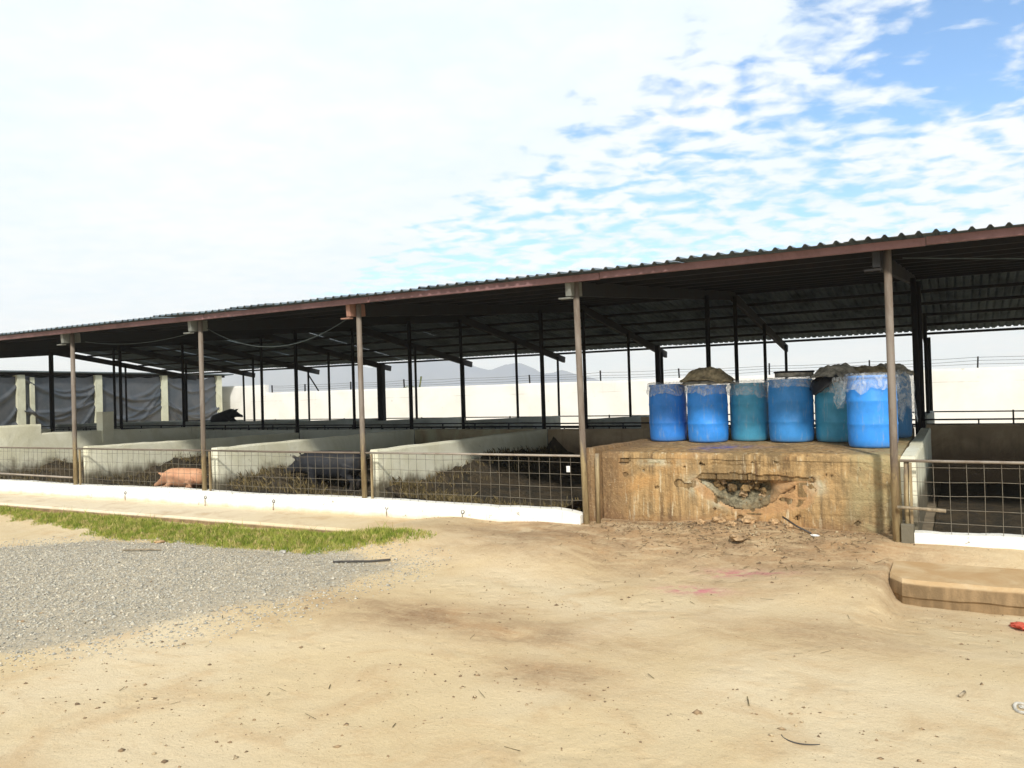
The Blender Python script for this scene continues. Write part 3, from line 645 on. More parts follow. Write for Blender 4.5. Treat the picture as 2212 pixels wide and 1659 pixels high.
# ------------------------------------------------------------------ pen walls
nice = ['far left', 'outer left']
def pen_walls():
    names = {-16.03: 'whitewashed pen wall behind the post left of the pink pig', -12.12: 'whitewashed pen wall between the pink pig and the big black pig', -8.36: 'long pale whitewashed pen wall right of the big black pig, dark muck along its foot'}
    for x in (-16.03, -12.12, -8.36):
        rough_wall('pen_wall', x - 0.03, x + 0.13, 10.2, 16.32, -0.1, 1.04, M['part'], names[x], 'wall', 0.2, 0.014, 'whitewashed walls between the front pens', 'y', (lambda s, x=x: 1.035 - (0.012*(s-10) if x == -16.03 else 0)))
    rough_wall('pen_wall', -19.98, -19.8, 10.2, 11.5, -0.1, 1.46, M['part'], 'tall pale pen wall end stepping down at the left edge', 'wall', 0.15, 0.012, along='y')
    rough_wall('pen_wall', -19.975, -19.805, 11.502, 16.3, -0.1, 1.23, M['part'], 'pale pen wall carrying a stub pillar, left of the first post', 'wall', 0.2, 0.014, along='y', top=lambda s: 1.24 - 0.02*(s-11.5))
    rough_wall('stub_pillar', -20.02, -19.76, 13.1, 13.42, 0.9, 1.70, M['part'], 'short pale masonry stub standing on the left pen wall', 'pillar', 0.08, 0.008, along='y')
    for i, x in enumerate((-23.75, -27.6, -31.5)):
        rough_wall('pen_wall', x - 0.05, x + 0.12, 10.2, 16.3, -0.1, 1.1, M['part'], ['pale pen wall beyond the stub pillar, third from the left end', 'pale pen wall second from the left end of the shed', 'pale pen wall nearest the left end of the shed'][i], 'wall', 0.3, 0.014, along='y')
    rough_wall('pen_wall', -4.56, -4.40, 10.16, 16.32, -0.1, 1.08, M['platform'], 'brown stained pen wall along the left side of the barrel platform', 'wall', 0.2, 0.014, along='y', top=lambda s: 1.10 - 0.03*min(1, (s-10.1)/2.3))
    rough_wall('pen_wall', -0.60, -0.44, 10.16, 16.32, -0.1, 1.035, M['part'], 'pale pen wall along the right side of the barrel platform', 'wall', 0.2, 0.014, along='y')
    rough_wall('pen_wall', 3.12, 3.3, 10.16, 16.32, -0.1, 1.05, M['part'], 'pen wall right of the pen at the right edge', 'wall', 0.3, 0.014, along='y')
    # walls closing the front pens at the back, one per bay
    lab = {-31.5: 'grey back wall of the leftmost pen', -27.6: 'grey back wall of the second pen from the left', -23.75: 'grey back wall behind the stub pillar', -19.9: 'grey back wall of the pen left of the pink pig', -16.03: 'grey mossy back wall behind the pink pig', -12.12: 'stained back wall of the big black pig pen',
           -8.36: 'dark brown back wall of the pen left of the barrels', -4.48: 'back wall behind the row of barrels', -0.65: 'dark brown back wall of the pen at the right edge', 3.2: 'back wall of the pen outside the right edge'}
    for a, b in zip(PX[:-1], PX[1:]):
        mt = M['part_grey'] if a < -13 else (M['part_brown2'] if a < -9 else M['part_brown'])
        z1 = 1.09 if a > -1 else 1.035
        rough_wall('back_wall', a + 0.135, b - 0.065, 16.34, 16.5, -0.1, z1, mt, lab[a], 'wall', 0.2, 0.014, 'back walls of the front pens')
    rough_wall('raised_wall', -6.05, -4.62, 16.56, 16.74, -0.1, 1.28, M['part_brown'], 'brown raised wall stub just left of the barrels, far side of the pen', 'wall', 0.2, 0.02)
    # far row of pens
    lab2 = {-31.5: 'far grey pen wall nearest the tarpaulin shed', -27.6: 'far grey pen wall behind the small black pig', -23.75: 'far grey pen wall right of the small black pig', -19.9: 'far grey pen wall ending at the thick dark post', -16.03: 'far grey pen wall left of the middle of the shed', -12.12: 'far grey pen wall in the middle of the shed', -8.36: 'far grey pen wall left of the barrels', -4.48: 'far grey pen wall behind the barrels', -0.65: 'far grey pen wall at the right edge'}
    for x, l in lab2.items():
        rough_wall('pen_wall', x - 0.09, x + 0.07, 18.92, 24.9, -0.1, 1.1, M['part_grey'], l, 'wall', 0.35, 0.014, 'walls between the far pens', 'y', lambda s: 1.15 - 0.018*(s-18.9))
pen_walls()
def inner_fences():
    """dark rails in front of and behind the far pens, and above the back walls"""
    l1 = {-31.5: 'leftmost', -27.6: 'second from the left', -23.75: 'behind the small black pig', -19.9: 'behind the pink pig', -16.03: 'left of the middle', -12.12: 'in the middle', -8.36: 'left of the barrels', -4.48: 'behind the barrels', -0.65: 'at the right edge', 3.2: 'beyond the right edge'}
    for a, b in zip(PX[:-1], PX[1:]):
        root = empty('aisle_gate', (a, YA, 0.03), 'dark barred gate of a far pen, ' + l1[a], 'gate', 'gates along the inner aisle')
        for z in (0.5, 0.97): MB().box(a + 0.06, b - 0.06, YA - 0.02, YA + 0.02, z - 0.022, z + 0.022).build('rail', M['dark'], root)
        for k in range(9):
            x = a + 0.2 + (b - a - 0.4) * k / 8
            MB().box(x - 0.012, x + 0.012, YA - 0.012, YA + 0.012, 0.05, 0.947).build('bar', M['dark'], root)
        root = empty('rear_rail', (a, YR, 0.03), 'thin dark rail closing a far pen at the back, ' + l1[a], 'rail', 'rails along the back of the shed')
        for z in (0.62, 1.02): MB().bar((a + 0.045, YR, z), (b - 0.045, YR, z - 0.015), 0.035, 0.035).build('rail', M['dark'], root)
        MB().box((a+b)/2 - 0.02, (a+b)/2 + 0.02, YR - 0.055, YR - 0.02, -0.05, 1.05).build('stake', M['dark'], root)
        root = empty('wall_top_rail', (a, YB1, 1.03), 'dark pipe above the back wall of a front pen, ' + l1[a], 'rail', 'pipes above the back walls')
        zt = 1.16 + random.uniform(-0.015, 0.02)
        MB().tube([(a + 0.05, YB1 + 0.02, zt), (b - 0.05, YB1 + 0.02, zt + random.uniform(-0.01, 0.01))], 0.017, 6).build('pipe', M['dark'], root)
        for k in range(1, 4): 
            x = a + (b - a) * k / 4; MB().box(x - 0.012, x + 0.012, YB1 + 0.01, YB1 + 0.034, 1.0, zt - 0.015).build('stake', M['dark'], root)
inner_fences()

# ------------------------------------------------------------------ low white front walls
def front_walls():
    def top(s): return 0.262 + 0.012*math.sin(s*1.3) - (0.07*max(0, (s + 5.1)/0.55)**1.5 if s > -5.1 else 0)
    rough_wall('low_front_wall', RX0, -4.54, 9.92, 10.16, -0.12, 0.26, M['white'], 'low white painted kerb wall under the wire fences of the left pens', 'wall', 0.09, 0.012, top=top)
    rough_wall('low_front_wall', -0.47, RX1, 9.94, 10.16, -0.12, 0.20, M['white'], 'low white painted kerb wall at the right edge, grey at its chipped end', 'wall', 0.09, 0.014, top=lambda s: 0.205 - 0.02*math.exp(-abs(s+0.2)/0.2))
    rough_wall('wall_stump', -0.60, -0.475, 9.93, 10.15, -0.12, 0.30, M['part_grey'], 'bare grey mortar stump between the post and the right white wall', 'wall', 0.04, 0.02)
    for x, l in ((-14.29, 'drain spout in the white wall left of the pink pig'), (-12.0, 'drain spout in the white wall below the second post'), (-10.29, 'drain spout in the white wall below the big black pig'), (-7.85, 'drain spout in the white wall right of the third post'), (-6.44, 'drain spout with dark drip, rightmost in the left white wall')):
        root = empty('drain_spout', (x, 9.9, 0.15), l, 'drain', 'drain spouts in the low white wall')
        MB().lathe([(0.03, -0.06), (0.03, 0.02), (0.022, 0.02), (0.022, -0.05), (0.0, -0.05)], 12).build('pipe', M['hose'], None)
        p = bpy.context.scene.objects[-1] if False else COL.objects[-1]
        p.parent = root; p.location = (0, 0.03, 0.0); p.rotation_euler = (R(75), 0, 0)
        V = []; 
        mb = MB()
        for k in range(4):
            z0 = 0.12 - k*0.03; w = 0.006 + 0.004*math.sin(k*2.1 + x)
            mb.box(x - w + 0.004*math.sin(k+x), x + w, 9.897 + 0.0004*k, 9.905, z0 - 0.03, z0 - 0.001)
        mb.build('drip_stain', M['wood'], root)
front_walls()

# ------------------------------------------------------------------ wire mesh fences between the front posts
def mesh_fence(a, b, zlow, label, second_rail=None, ragged=False):
    root = empty('wire_fence', ((a+b)/2, YF, zlow), label, 'fence', 'wire mesh fences along the front of the pens')
    x0, x1 = a + 0.06, b - 0.06; zt = 1.0
    sag = random.uniform(-0.015, 0.01)
    MB().tube([(x0, YF - 0.01, zt), ((x0+x1)/2, YF - 0.01, zt + sag), (x1, YF - 0.01, zt)], 0.016, 8).build('rail', M['rail'] if a > -9 else M['rail_dark'], root, True)
    MB().bar((x0 + 0.10, YF, zlow - 0.02), (x0 + 0.10, YF, zt - 0.022), 0.03, 0.03).build('end_bar', M['post'], root)
    n = int((x1 - x0) / 0.16); m = int((zt - zlow) / 0.155)
    for k in range(1, n):
        x = x0 + (x1-x0) * k / n + random.uniform(-0.008, 0.008); dx = random.uniform(-0.012, 0.012)
        zz = zlow - 0.02 if not (ragged and k < 3) else zlow + 0.12*k
        MB().tube([(x + dx, YF + 0.012, zz), (x - dx*0.4, YF + 0.012 + random.uniform(-0.01, 0.01), (zlow+zt)/2), (x, YF + 0.012, zt)], 0.0031, 5).build('wire', M['wire'], root)
    for k in range(1, m + 1):
        z = zlow + 0.03 + (zt - zlow - 0.03) * (k - 0.5) / m; pts = []
        for q in range(9): pts.append((x0 + (x1-x0)*q/8, YF + 0.018 + random.uniform(-0.008, 0.008), z + random.uniform(-0.010, 0.010)))
        MB().tube(pts, 0.0031, 5).build('wire', M['wire'], root)
    if second_rail:
        MB().tube([(x0, YF - 0.03, second_rail + 0.03), (x1, YF - 0.03, second_rail)], 0.018, 8).build('rail', M['rail'], root, True)
mesh_fence(-23.75, -19.9, 0.26, 'wire mesh fence panel just outside the left edge')
mesh_fence(-19.9, -16.03, 0.26, 'wire mesh fence at the left edge with a second low rail', 0.40)
mesh_fence(-16.03, -12.12, 0.26, 'wire mesh fence in front of the pink pig')
mesh_fence(-12.12, -8.36, 0.26, 'wire mesh fence in front of the big black pig')
mesh_fence(-8.36, -4.48, 0.26, 'wire mesh fence left of the barrel platform with a white tag on it')
mesh_fence(-0.65, 3.2, 0.20, 'wire mesh fence right of the barrel platform', None, True)
mesh_fence(3.2, 7.05, 0.20, 'wire mesh fence panel beyond the right edge')
tg = empty('hanging_tag', (-4.72, 9.97, 0.82), 'small white tag hanging on the wire fence beside the platform', 'tag')
MB().box(-4.75, -4.695, 9.965, 9.975, 0.775, 0.86).build('plate', M['white_bit'], tg, bevel=0.003); MB().tube([(-4.722, 9.968, 0.86), (-4.722, 9.985, 0.895), (-4.722, 10.01, 0.9)], 0.003, 5).build('hook', M['dark'], tg)
st = tag(MB().tube([(-0.63, 9.90, 0.485), (-0.4, 9.905, 0.478), (-0.15, 9.92, 0.462)], [0.020, 0.018, 0.022], 7).build('stick', M['wood'], None, True), 'short wooden stick tied across the right wire fence beside the post', 'stick', kind='thing')
tag(MB().tube([(-4.33, 10.06, 0.0), (-4.335, 10.07, 0.6), (-4.33, 10.07, 1.03)], 0.03, 10).build('pipe_stub', M['post'], None, True), 'pale pipe stub standing beside the post at the platform corner', 'pipe', kind='thing')
tag(MB().tube([(-0.53, 10.02, 0.05), (-0.54, 10.03, 0.6), (-0.53, 10.03, 1.0)], 0.028, 10).build('pipe_stub', M['post'], None, True), 'pale rusty pipe stub beside the post right of the barrels', 'pipe', kind='thing')

# ------------------------------------------------------------------ muck and straw in the pens
def muck(a, b, i):
    xs = np.arange(a + 0.14, b - 0.03, 0.06); ys = np.arange(10.17, 16.34, 0.08); X, Y = np.meshgrid(xs, ys)
    dl = X - xs[0]; dr = xs[-1] - X; df = Y - ys[0]; db = ys[-1] - Y
    nz = fbm(X*1.7, Y*1.7, 50 + i); n2 = fbm(X*7, Y*7, 70 + i, 3)
    Z = 0.05 + 0.12*nz + 0.10*(n2 - 0.42) + (0.46 if i > 3 else 0.34)*np.exp(-dl/0.5)*(0.45 + 1.0*nz)*np.clip(0.5 + df/3.0, 0, 1.25) + 0.14*np.exp(-dr/0.4)*nz + 0.2*np.exp(-db/0.5)*nz
    Z += 0.10*np.exp(-df/0.35)*(0.4+nz)
    if i == 3: Z = Z + 0.26*np.exp(-(((X + 11.1)/0.7)**2 + ((Y - 10.75)/0.45)**2))*(0.5 + nz)
    if b > -1: Z = 0.03 + 0.10*nz
    Z = np.maximum(Z, 0.035)
    o = np_mesh('muck', np.stack([X.ravel(), Y.ravel(), Z.ravel()], 1), grid_faces(len(xs), len(ys)), M['muck'], smooth=True)
    tag(o, ['dark trodden muck and bedding on the floor of the pen ' + w for w in ('outside the left edge', 'at the left edge', 'with the pink pig', 'with the big black pig', 'left of the barrels', 'at the right edge')][i], 'muck', kind='stuff')
    return lambda x, y: np.interp(x, xs, Z[int(np.clip((y - ys[0])/0.08, 0, len(ys)-1))])
MUCK = [muck(-23.75, -19.98, 0), muck(-19.8, -16.06, 1), muck(-15.9, -12.15, 2), muck(-11.99, -8.39, 3), muck(-8.23, -4.56, 4), muck(-0.44, 3.12, 5)]
def straw():
    V = []; F = []
    def tuft(x, y, z, n, h, spread=0.12):
        for k in range(n):
            bx, by = x + random.gauss(0, spread), y + abs(random.gauss(0, spread*0.6)); a = random.uniform(0, 6.28); l = h * random.uniform(0.4, 1.15); tilt = random.uniform(0.1, 0.9)
            tx, ty, tz = bx + math.cos(a)*l*tilt*0.8, by + math.sin(a)*l*tilt*0.8, z + l*(1-0.45*tilt)
            w = 0.006; i = len(V); V.extend([(bx - w, by, z - 0.03), (bx + w, by, z - 0.03), ((bx+tx)/2 + w, (by+ty)/2, (z+tz)/2 + l*0.1), (tx, ty, tz)]); F.append((i, i+1, i+2)); F.append((i, i+2, i+3))
    for (x0, x1, n, h) in ((-19.6, -16.2, 26, 0.16), (-15.8, -12.3, 42, 0.17), (-11.9, -9.9, 75, 0.30), (-9.9, -8.45, 30, 0.14), (-8.2, -6.6, 70, 0.26), (-6.6, -4.65, 45, 0.16), (-0.3, 2.5, 6, 0.10)):
        f = MUCK[{-19.6: 1, -15.8: 2, -11.9: 3, -9.9: 3, -8.2: 4, -6.6: 4, -0.3: 5}[x0]]
        for k in range(n):
            x = random.uniform(x0, x1); y = 10.25 + abs(random.gauss(0, 0.35)); tuft(x, y, float(f(x, y)), 10, h * random.uniform(0.4, 1.0))
    for x, f in ((-15.85, MUCK[2]), (-11.95, MUCK[3]), (-8.2, MUCK[4]), (-19.75, MUCK[1])):
        for k in range(90):
            y = random.uniform(10.3, 16.0); xx = x + abs(random.gauss(0.05, 0.2)); tuft(xx, y, float(f(xx, y)), 9, random.uniform(0.06, 0.16))
    tag(MB().add(V, F).build('straw', M['straw']), 'dry straw and weeds scattered through the pens behind the wire', 'straw', kind='stuff')
straw()

# ------------------------------------------------------------------ pigs
def remeshed(mb, voxel, mat, name, parent, smooth_iter=4):
    me = bpy.data.meshes.new('tmp'); me.from_pydata(mb.v, [], mb.f); me.update()
    bm = bmesh.new(); bm.from_mesh(me); bmesh.ops.recalc_face_normals(bm, faces=bm.faces); bm.to_mesh(me); bm.free()
    t = bpy.data.objects.new('tmp', me); COL.objects.link(t)
    r = t.modifiers.new('r', 'REMESH'); r.mode = 'VOXEL'; r.voxel_size = voxel
    s = t.modifiers.new('s', 'SMOOTH'); s.iterations = smooth_iter; s.factor = 0.5
    dg = bpy.context.evaluated_depsgraph_get(); m2 = bpy.data.meshes.new_from_object(t.evaluated_get(dg)); bpy.data.objects.remove(t)
    m2.name = name; m2.polygons.foreach_set('use_smooth', [True]*len(m2.polygons)); m2.materials.clear(); m2.materials.append(mat)
    return link_mesh(name, m2, parent)
def pig(loc, heading, mat, label, scale=1.0, pose='stand', sx=1.0):
    """snout along local +x; pose 'stand', 'lie' or 'rear' (forefeet up on a wall)"""
    root = empty('pig', loc, label, 'pig'); root.rotation_euler = (0, 0, heading); root.scale = (scale*sx, scale, scale)
    mb = MB(); dz = -0.235 if pose == 'lie' else 0.0
    rings = [(-0.645,0.53,0.05,0.07),(-0.62,0.53,0.11,0.13),(-0.55,0.53,0.18,0.20),(-0.42,0.53,0.225,0.235),(-0.2,0.515,0.25,0.255),(0.05,0.51,0.26,0.265),(0.25,0.525,0.25,0.25),(0.42,0.535,0.215,0.235),(0.54,0.54,0.18,0.205),(0.64,0.53,0.15,0.175),(0.72,0.50,0.128,0.148),(0.80,0.455,0.10,0.112),(0.88,0.415,0.076,0.082),(0.96,0.385,0.062,0.064),(1.0,0.372,0.066,0.068),(1.012,0.37,0.06,0.06)]
    def tr(x, y, z):
        if pose == 'lie' and x > 0.5: z -= (x - 0.5) * 0.12
        if pose == 'rear':
            a = R(17); x2, z2 = x + 0.45, z - 0.4; x, z = -0.45 + x2*math.cos(a) - z2*math.sin(a), 0.4 + x2*math.sin(a) + z2*math.cos(a)
            if x > 0.45: z -= (x - 0.45) * 0.25
        return (x, y, z + dz)
    V = []; F = []; n = 20
    for x, zc, ry, rz in rings:
        for k in range(n):
            t = 2*math.pi*k/n; c, s_ = math.cos(t), math.sin(t)
            V.append(tr(x, ry*c, zc + rz*s_*(1.0 if s_ > 0 else 1.06)))
    for i in range(len(rings)-1):
        for k in range(n): F.append((i*n+k, i*n+(k+1)%n, (i+1)*n+(k+1)%n, (i+1)*n+k))
    F.append(tuple(reversed(range(n)))); F.append(tuple(range((len(rings)-1)*n, len(rings)*n))); mb.add(V, F)
    for s in (-1, 1):
        if pose == 'lie':
            mb.tube([(0.36, s*0.14, 0.20), (0.40, s*0.22, 0.08), (0.56, s*0.20, 0.05), (0.68, s*0.19, 0.045)], [0.11, 0.075, 0.05, 0.045], 10)
            mb.tube([(-0.40, s*0.14, 0.24), (-0.28, s*0.24, 0.13), (-0.42, s*0.26, 0.07), (-0.24, s*0.27, 0.045)], [0.16, 0.12, 0.06, 0.045], 10)
        else:
            if pose == 'rear': mb.tube([tr(0.30, s*0.13, 0.42), tr(0.40, s*0.13, 0.26), tr(0.50, s*0.12, 0.16), tr(0.56, s*0.12, 0.12)], [0.11, 0.075, 0.05, 0.045], 10)
            else: mb.tube([(0.33, s*0.13, 0.45), (0.35, s*0.14, 0.28), (0.33, s*0.135, 0.17), (0.34, s*0.135, 0.06), (0.355, s*0.135, 0.0)], [0.12, 0.078, 0.052, 0.043, 0.055], 10)
            mb.tube([(-0.42, s*0.13, 0.46), (-0.36, s*0.15, 0.31), (-0.50, s*0.14, 0.19), (-0.46, s*0.135, 0.06), (-0.44, s*0.135, 0.0)], [0.16, 0.10, 0.055, 0.043, 0.055], 10)
        e = [tr(0.60, s*0.07, 0.665), tr(0.66, s*0.15, 0.625), tr(0.63, s*0.115, 0.64), tr(0.72, s*0.20, 0.76), tr(0.755, s*0.17, 0.70)]
        mb.add([tr(0.585, s*0.05, 0.68), tr(0.66, s*0.145, 0.60), tr(0.80, s*0.21, 0.76), tr(0.63, s*0.08, 0.635), tr(0.685, s*0.125, 0.575), tr(0.815, s*0.195, 0.73)],
               [(0,1,2),(5,4,3),(0,3,4,1),(1,4,5,2),(2,5,3,0)] if s > 0 else [(2,1,0),(3,4,5),(1,4,3,0),(2,5,4,1),(0,3,5,2)])
    mb.tube([tr(-0.63, 0, 0.60), tr(-0.70, 0.03, 0.60), tr(-0.73, 0.0, 0.54), tr(-0.70, -0.04, 0.50), tr(-0.72, 0.0, 0.44)], [0.028, 0.022, 0.02, 0.018, 0.014], 8)
    body = remeshed(mb, 0.02, mat, 'body', root)
    for s in (-1, 1):
        b = bmesh.new(); bmesh.ops.create_icosphere(b, subdivisions=1, radius=0.016); me = bpy.data.meshes.new('eye'); b.to_mesh(me); b.free(); me.materials.append(M['eye'])
        link_mesh('eye', me, body, tr(0.745, s*0.112, 0.545))
    return root
pig((-13.85, 10.95, 0.13), R(194), M['pig_pink'], 'pink pig lying on the muck behind the wire fence, snout to the left', 0.78, 'lie', 0.92)
pig((-10.62, 11.75, 0.10), R(196), M['pig_black'], 'big black pig standing behind the wire fence, head to the left', 1.0, 'stand')
pig((-25.42, 22.0, 0.70), R(15), M['pig_black'], 'small black pig with raised forequarters in a far pen, before the white wall', 0.86, 'rear')
tag(MB().box(-26.1, -24.4, 21.5, 22.5, 0.025, 0.70).build('low_plinth', M['part_grey'], None, bevel=0.02), 'low grey concrete plinth under the small black pig', 'plinth', kind='thing')

# ------------------------------------------------------------------ the loading platform
PZ, PY, PX0, PX1 = 1.03, 10.40, -4.395, -0.605
HOLE = [(-3.05, 0.69), (-2.98, 0.745), (-2.62, 0.752), (-2.25, 0.748), (-1.9, 0.735), (-1.60, 0.728), (-1.58, 0.695), (-1.80, 0.655), (-1.98, 0.54), (-2.08, 0.42), (-2.25, 0.34), (-2.48, 0.31), (-2.68, 0.37), (-2.80, 0.48), (-2.92, 0.585)]
SCAR = [(-3.2, 0.66), (-3.0, 0.75), (-1.55, 0.74), (-1.48, 0.60), (-1.66, 0.36), (-1.95, 0.24), (-2.4, 0.20), (-2.7, 0.28), (-3.05, 0.50)]
def platform():
    root = empty('loading_platform', (-2.5, 11.9, 0), 'raised masonry platform with stained brown face and a broken hollow, under the barrels', 'platform')
    # top slab, uneven
    xs = np.linspace(PX0, PX1, 60); ys = np.concatenate([[PY - 0.016, PY - 0.013], np.linspace(PY + 0.03, 14.0, 40)]); X, Y = np.meshgrid(xs, ys)
    Z = PZ + 0.012*(Y - PY) + 0.02*(fbm(X*2, Y*2, 3) - 0.47) + 0.01*(fbm(X*9, Y*9, 5) - 0.45)
    Z[0] = PZ - 0.09 + 0.035*(fbm(X[0]*5, X[0]*0 + 2, 8) - 0.47); Z[1] = PZ - 0.035 + 0.03*(fbm(X[0]*3, X[0]*0 + 4, 18) - 0.47); Y = Y + (Y < PY)*0.03*(fbm(X*4, Y*0 + 3, 4) - 0.5)
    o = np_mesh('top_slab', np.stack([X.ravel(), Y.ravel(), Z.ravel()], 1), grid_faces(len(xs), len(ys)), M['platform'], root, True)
    pa = np.exp(-(((X + 2.98)/0.24)**2 + ((Y - 11.15)/0.42)**2)) + 0.6*np.exp(-(((X + 2.6)/0.3)**2 + ((Y - 11.3)/0.2)**2)); at = o.data.attributes.new('paint', 'FLOAT_COLOR', 'POINT'); at.data.foreach_set('color', np.stack([np.clip(pa, 0, 1).ravel()]*3 + [np.ones(pa.size)], 1).ravel())
    MB().box(PX0, PX1, PY + 0.22, 14.0, -0.1, PZ - 0.03).build('core', M['rubble'], root)
    MB().box(PX0 - 0.0, -3.3, PY + 0.012, PY + 0.219, -0.15, 0.22).build('footing', M['rubble'], root)
    # blocks
    base = {}
    for c in range(6):
        z0 = -0.12 + c * 0.2; off = 0.2 * (c % 2); k = 0
        x = PX0 - off
        while x < PX1 - 0.02:
            a, b = max(x, PX0) + 0.005, min(x + 0.4, PX1) - 0.005; z1 = min(z0 + 0.192, PZ - 0.085)
            if b - a > 0.04 and z1 - z0 > 0.03:
                cx, cz = (a+b)/2, (z0+z1)/2
                hit = in_poly(np.array([cx, cx-0.12, cx+0.12]), np.array([cz, cz, cz]), HOLE).sum()
                if hit < 1:
                    dy = random.uniform(-0.008, 0.006) + (0.02 if hit else 0)
                    MB().box(a, b, PY + 0.008 + dy, PY + 0.21, z0, z1).build('block', M['block'], root, bevel=0.012)
            x += 0.4
    # render coat, broken away over the hollow and at the right
    nx, nz = 250, 72; xs = np.linspace(PX0, PX1, nx); zs = np.linspace(-0.12, PZ - 0.07, nz); X, Z = np.meshgrid(xs, zs)
    dh = poly_dist(X, Z, HOLE) + 0.05*(fbm(X*9, Z*9, 61) - 0.47)
    D = PY - 0.012 + 0.012*(fbm(X*3, Z*3, 41) - 0.47) + 0.008*(fbm(X*14, Z*14, 43) - 0.45)
    for c in range(1, 6):                                  # block courses telegraph through the thin coat on the right
        zc = -0.124 + c*0.2; D = D + 0.010*np.exp(-((Z - zc)/0.007)**2)*sstep(-1.9, -1.3, X)
    dsc = poly_dist(X, Z, SCAR) + 0.10*(fbm(X*6, Z*6, 65) - 0.47); sc = sstep(-0.01, 0.05, dsc)
    D = D + sc*(0.012 + 0.030*(fbm(X*8, Z*8, 66) - 0.40))
    for c in range(1, 6):
        zc = -0.124 + c*0.2
        for k in range(9):
            xv = PX0 + 0.2*(c % 2) + 0.4*k; D = D + 0.010*np.exp(-((X - xv)/0.008)**2)*((Z > zc) & (Z < zc + 0.2))*sstep(-1.7, -1.3, X)
    crk = np.abs(fbm(X*1.6, Z*3.0, 201) - 0.5 + 0.1*(fbm(X*8, Z*8, 203) - 0.47)); crkm = np.exp(-(crk/0.008)**2)*sstep(0.44, 0.56, fbm(X*1.1 + 3, Z*1.7, 207)); D = D + 0.014*crkm
    lay = np.exp(-((Z - 0.875 - 0.03*(fbm(X*4, Z*0, 211) - 0.47))/0.009)**2)*(np.exp(-((X + 2.45)/0.55)**2) + np.exp(-((X + 3.6)/0.25)**2)); D = D + 0.02*lay
    gone = dh > -0.005
    wear = fbm(X*3.2, Z*5.0, 91); gone |= (wear > 0.735)
    band = np.exp(-((Z - 0.885 - 0.02*np.sin(X*5))/0.035)**2); gone |= (fbm(X*5, Z*9, 93) + 0.22*band*((X > -3.0) & (X < -2.0) | (X > -3.9) & (X < -3.3)) > 0.74)
    F = grid_faces(nx, nz); g = gone.ravel(); F = F[~(g[F].sum(1) >= 2)]
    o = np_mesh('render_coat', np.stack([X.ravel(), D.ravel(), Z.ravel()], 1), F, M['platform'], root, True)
    sm = o.modifiers.new('solid', 'SOLIDIFY'); sm.thickness = 0.016; sm.offset = -1
    def chips(ob, r, g, b):
        at = ob.data.attributes.new('chip', 'FLOAT_COLOR', 'POINT'); at.data.foreach_set('color', np.stack([np.clip(q, 0, 1).ravel() for q in (r, g, b, np.ones_like(r))], 1).ravel())
    xl = 0.12 + 0.88*(np.exp(-((X + 3.05)/0.35)**2) + np.exp(-((X + 1.6)/0.25)**2))
    top_scar = np.exp(-(((X + 3.55)/0.28)**2 + ((Z - 0.90)/0.05)**2)); foot = np.exp(-(((X + 2.4)/0.6)**2 + ((Z - 0.12)/0.10)**2))
    lp = np.exp(-(((X + 3.08)/0.14)**2 + ((Z - 0.60)/0.11)**2)) + np.exp(-(((X + 1.55)/0.10)**2 + ((Z - 0.63)/0.10)**2)) + 0.8*np.exp(-(((X + 2.72)/0.16)**2 + ((Z - 0.38)/0.07)**2))
    chips(o, lp*1.2 + top_scar, sc*0.7 + foot*0.6, X*0)
    # rough back of the hollow
    nx, nz = 110, 50; xs = np.linspace(-3.3, -1.4, nx); zs = np.linspace(0.12, 0.86, nz); X, Z = np.meshgrid(xs, zs)
    dh = poly_dist(X, Z, HOLE)
    depth = 0.03 + 0.19*sstep(0.0, 0.15, dh)*(0.5 + 0.8*sstep(0.3, 0.65, Z)) + 0.12*(fbm(X*5, Z*5, 15) - 0.47) + 0.09*(fbm(X*15, Z*15, 17) - 0.45)
    bulge = np.exp(-(((X + 2.35)/0.30)**2 + ((Z - 0.60)/0.15)**2)); depth = depth*(1 - 0.62*sstep(-2.2, -2.05, X)) - 0.05*bulge
    depth = np.where(dh < -0.02, 0.06, np.clip(depth, 0.012, 0.21))
    o = np_mesh('hollow_face', np.stack([X.ravel(), PY + depth.ravel(), Z.ravel()], 1), grid_faces(nx, nz), M['rubble'], root, True)
    lft = np.exp(-((X + 3.0)/0.22)**2)
    chips(o, lft*1.0, (X > -2.12)*0.75, np.exp(-(((X + 2.5)/0.36)**2 + ((Z - 0.55)/0.26)**2))*1.4)
    for k in range(40):                                    # broken stones bedded in the hollow
        x = random.uniform(-2.85, -2.15); z = random.uniform(0.36, 0.70)
        if float(poly_dist(np.array([x]), np.array([z]), HOLE)[0]) < 0.04: continue
        b = bmesh.new(); bmesh.ops.create_icosphere(b, subdivisions=2, radius=1); s_ = random.uniform(0.018, 0.055)
        for v in b.verts: v.co *= s_*(1 + 0.9*mnoise.fractal(v.co*1.3 + Vector((k*2.7, 0, 0)), 0.8, 2.1, 3))
        me = bpy.data.meshes.new('rubble_stone'); b.to_mesh(me); b.free(); me.materials.append((M['rubble'], M['rubble'], M['stone'])[k % 3])
        link_mesh('rubble_stone', me, root, Vector((x, PY + 0.13 + random.uniform(-0.03, 0.04), z)) - origin(root))
platform()

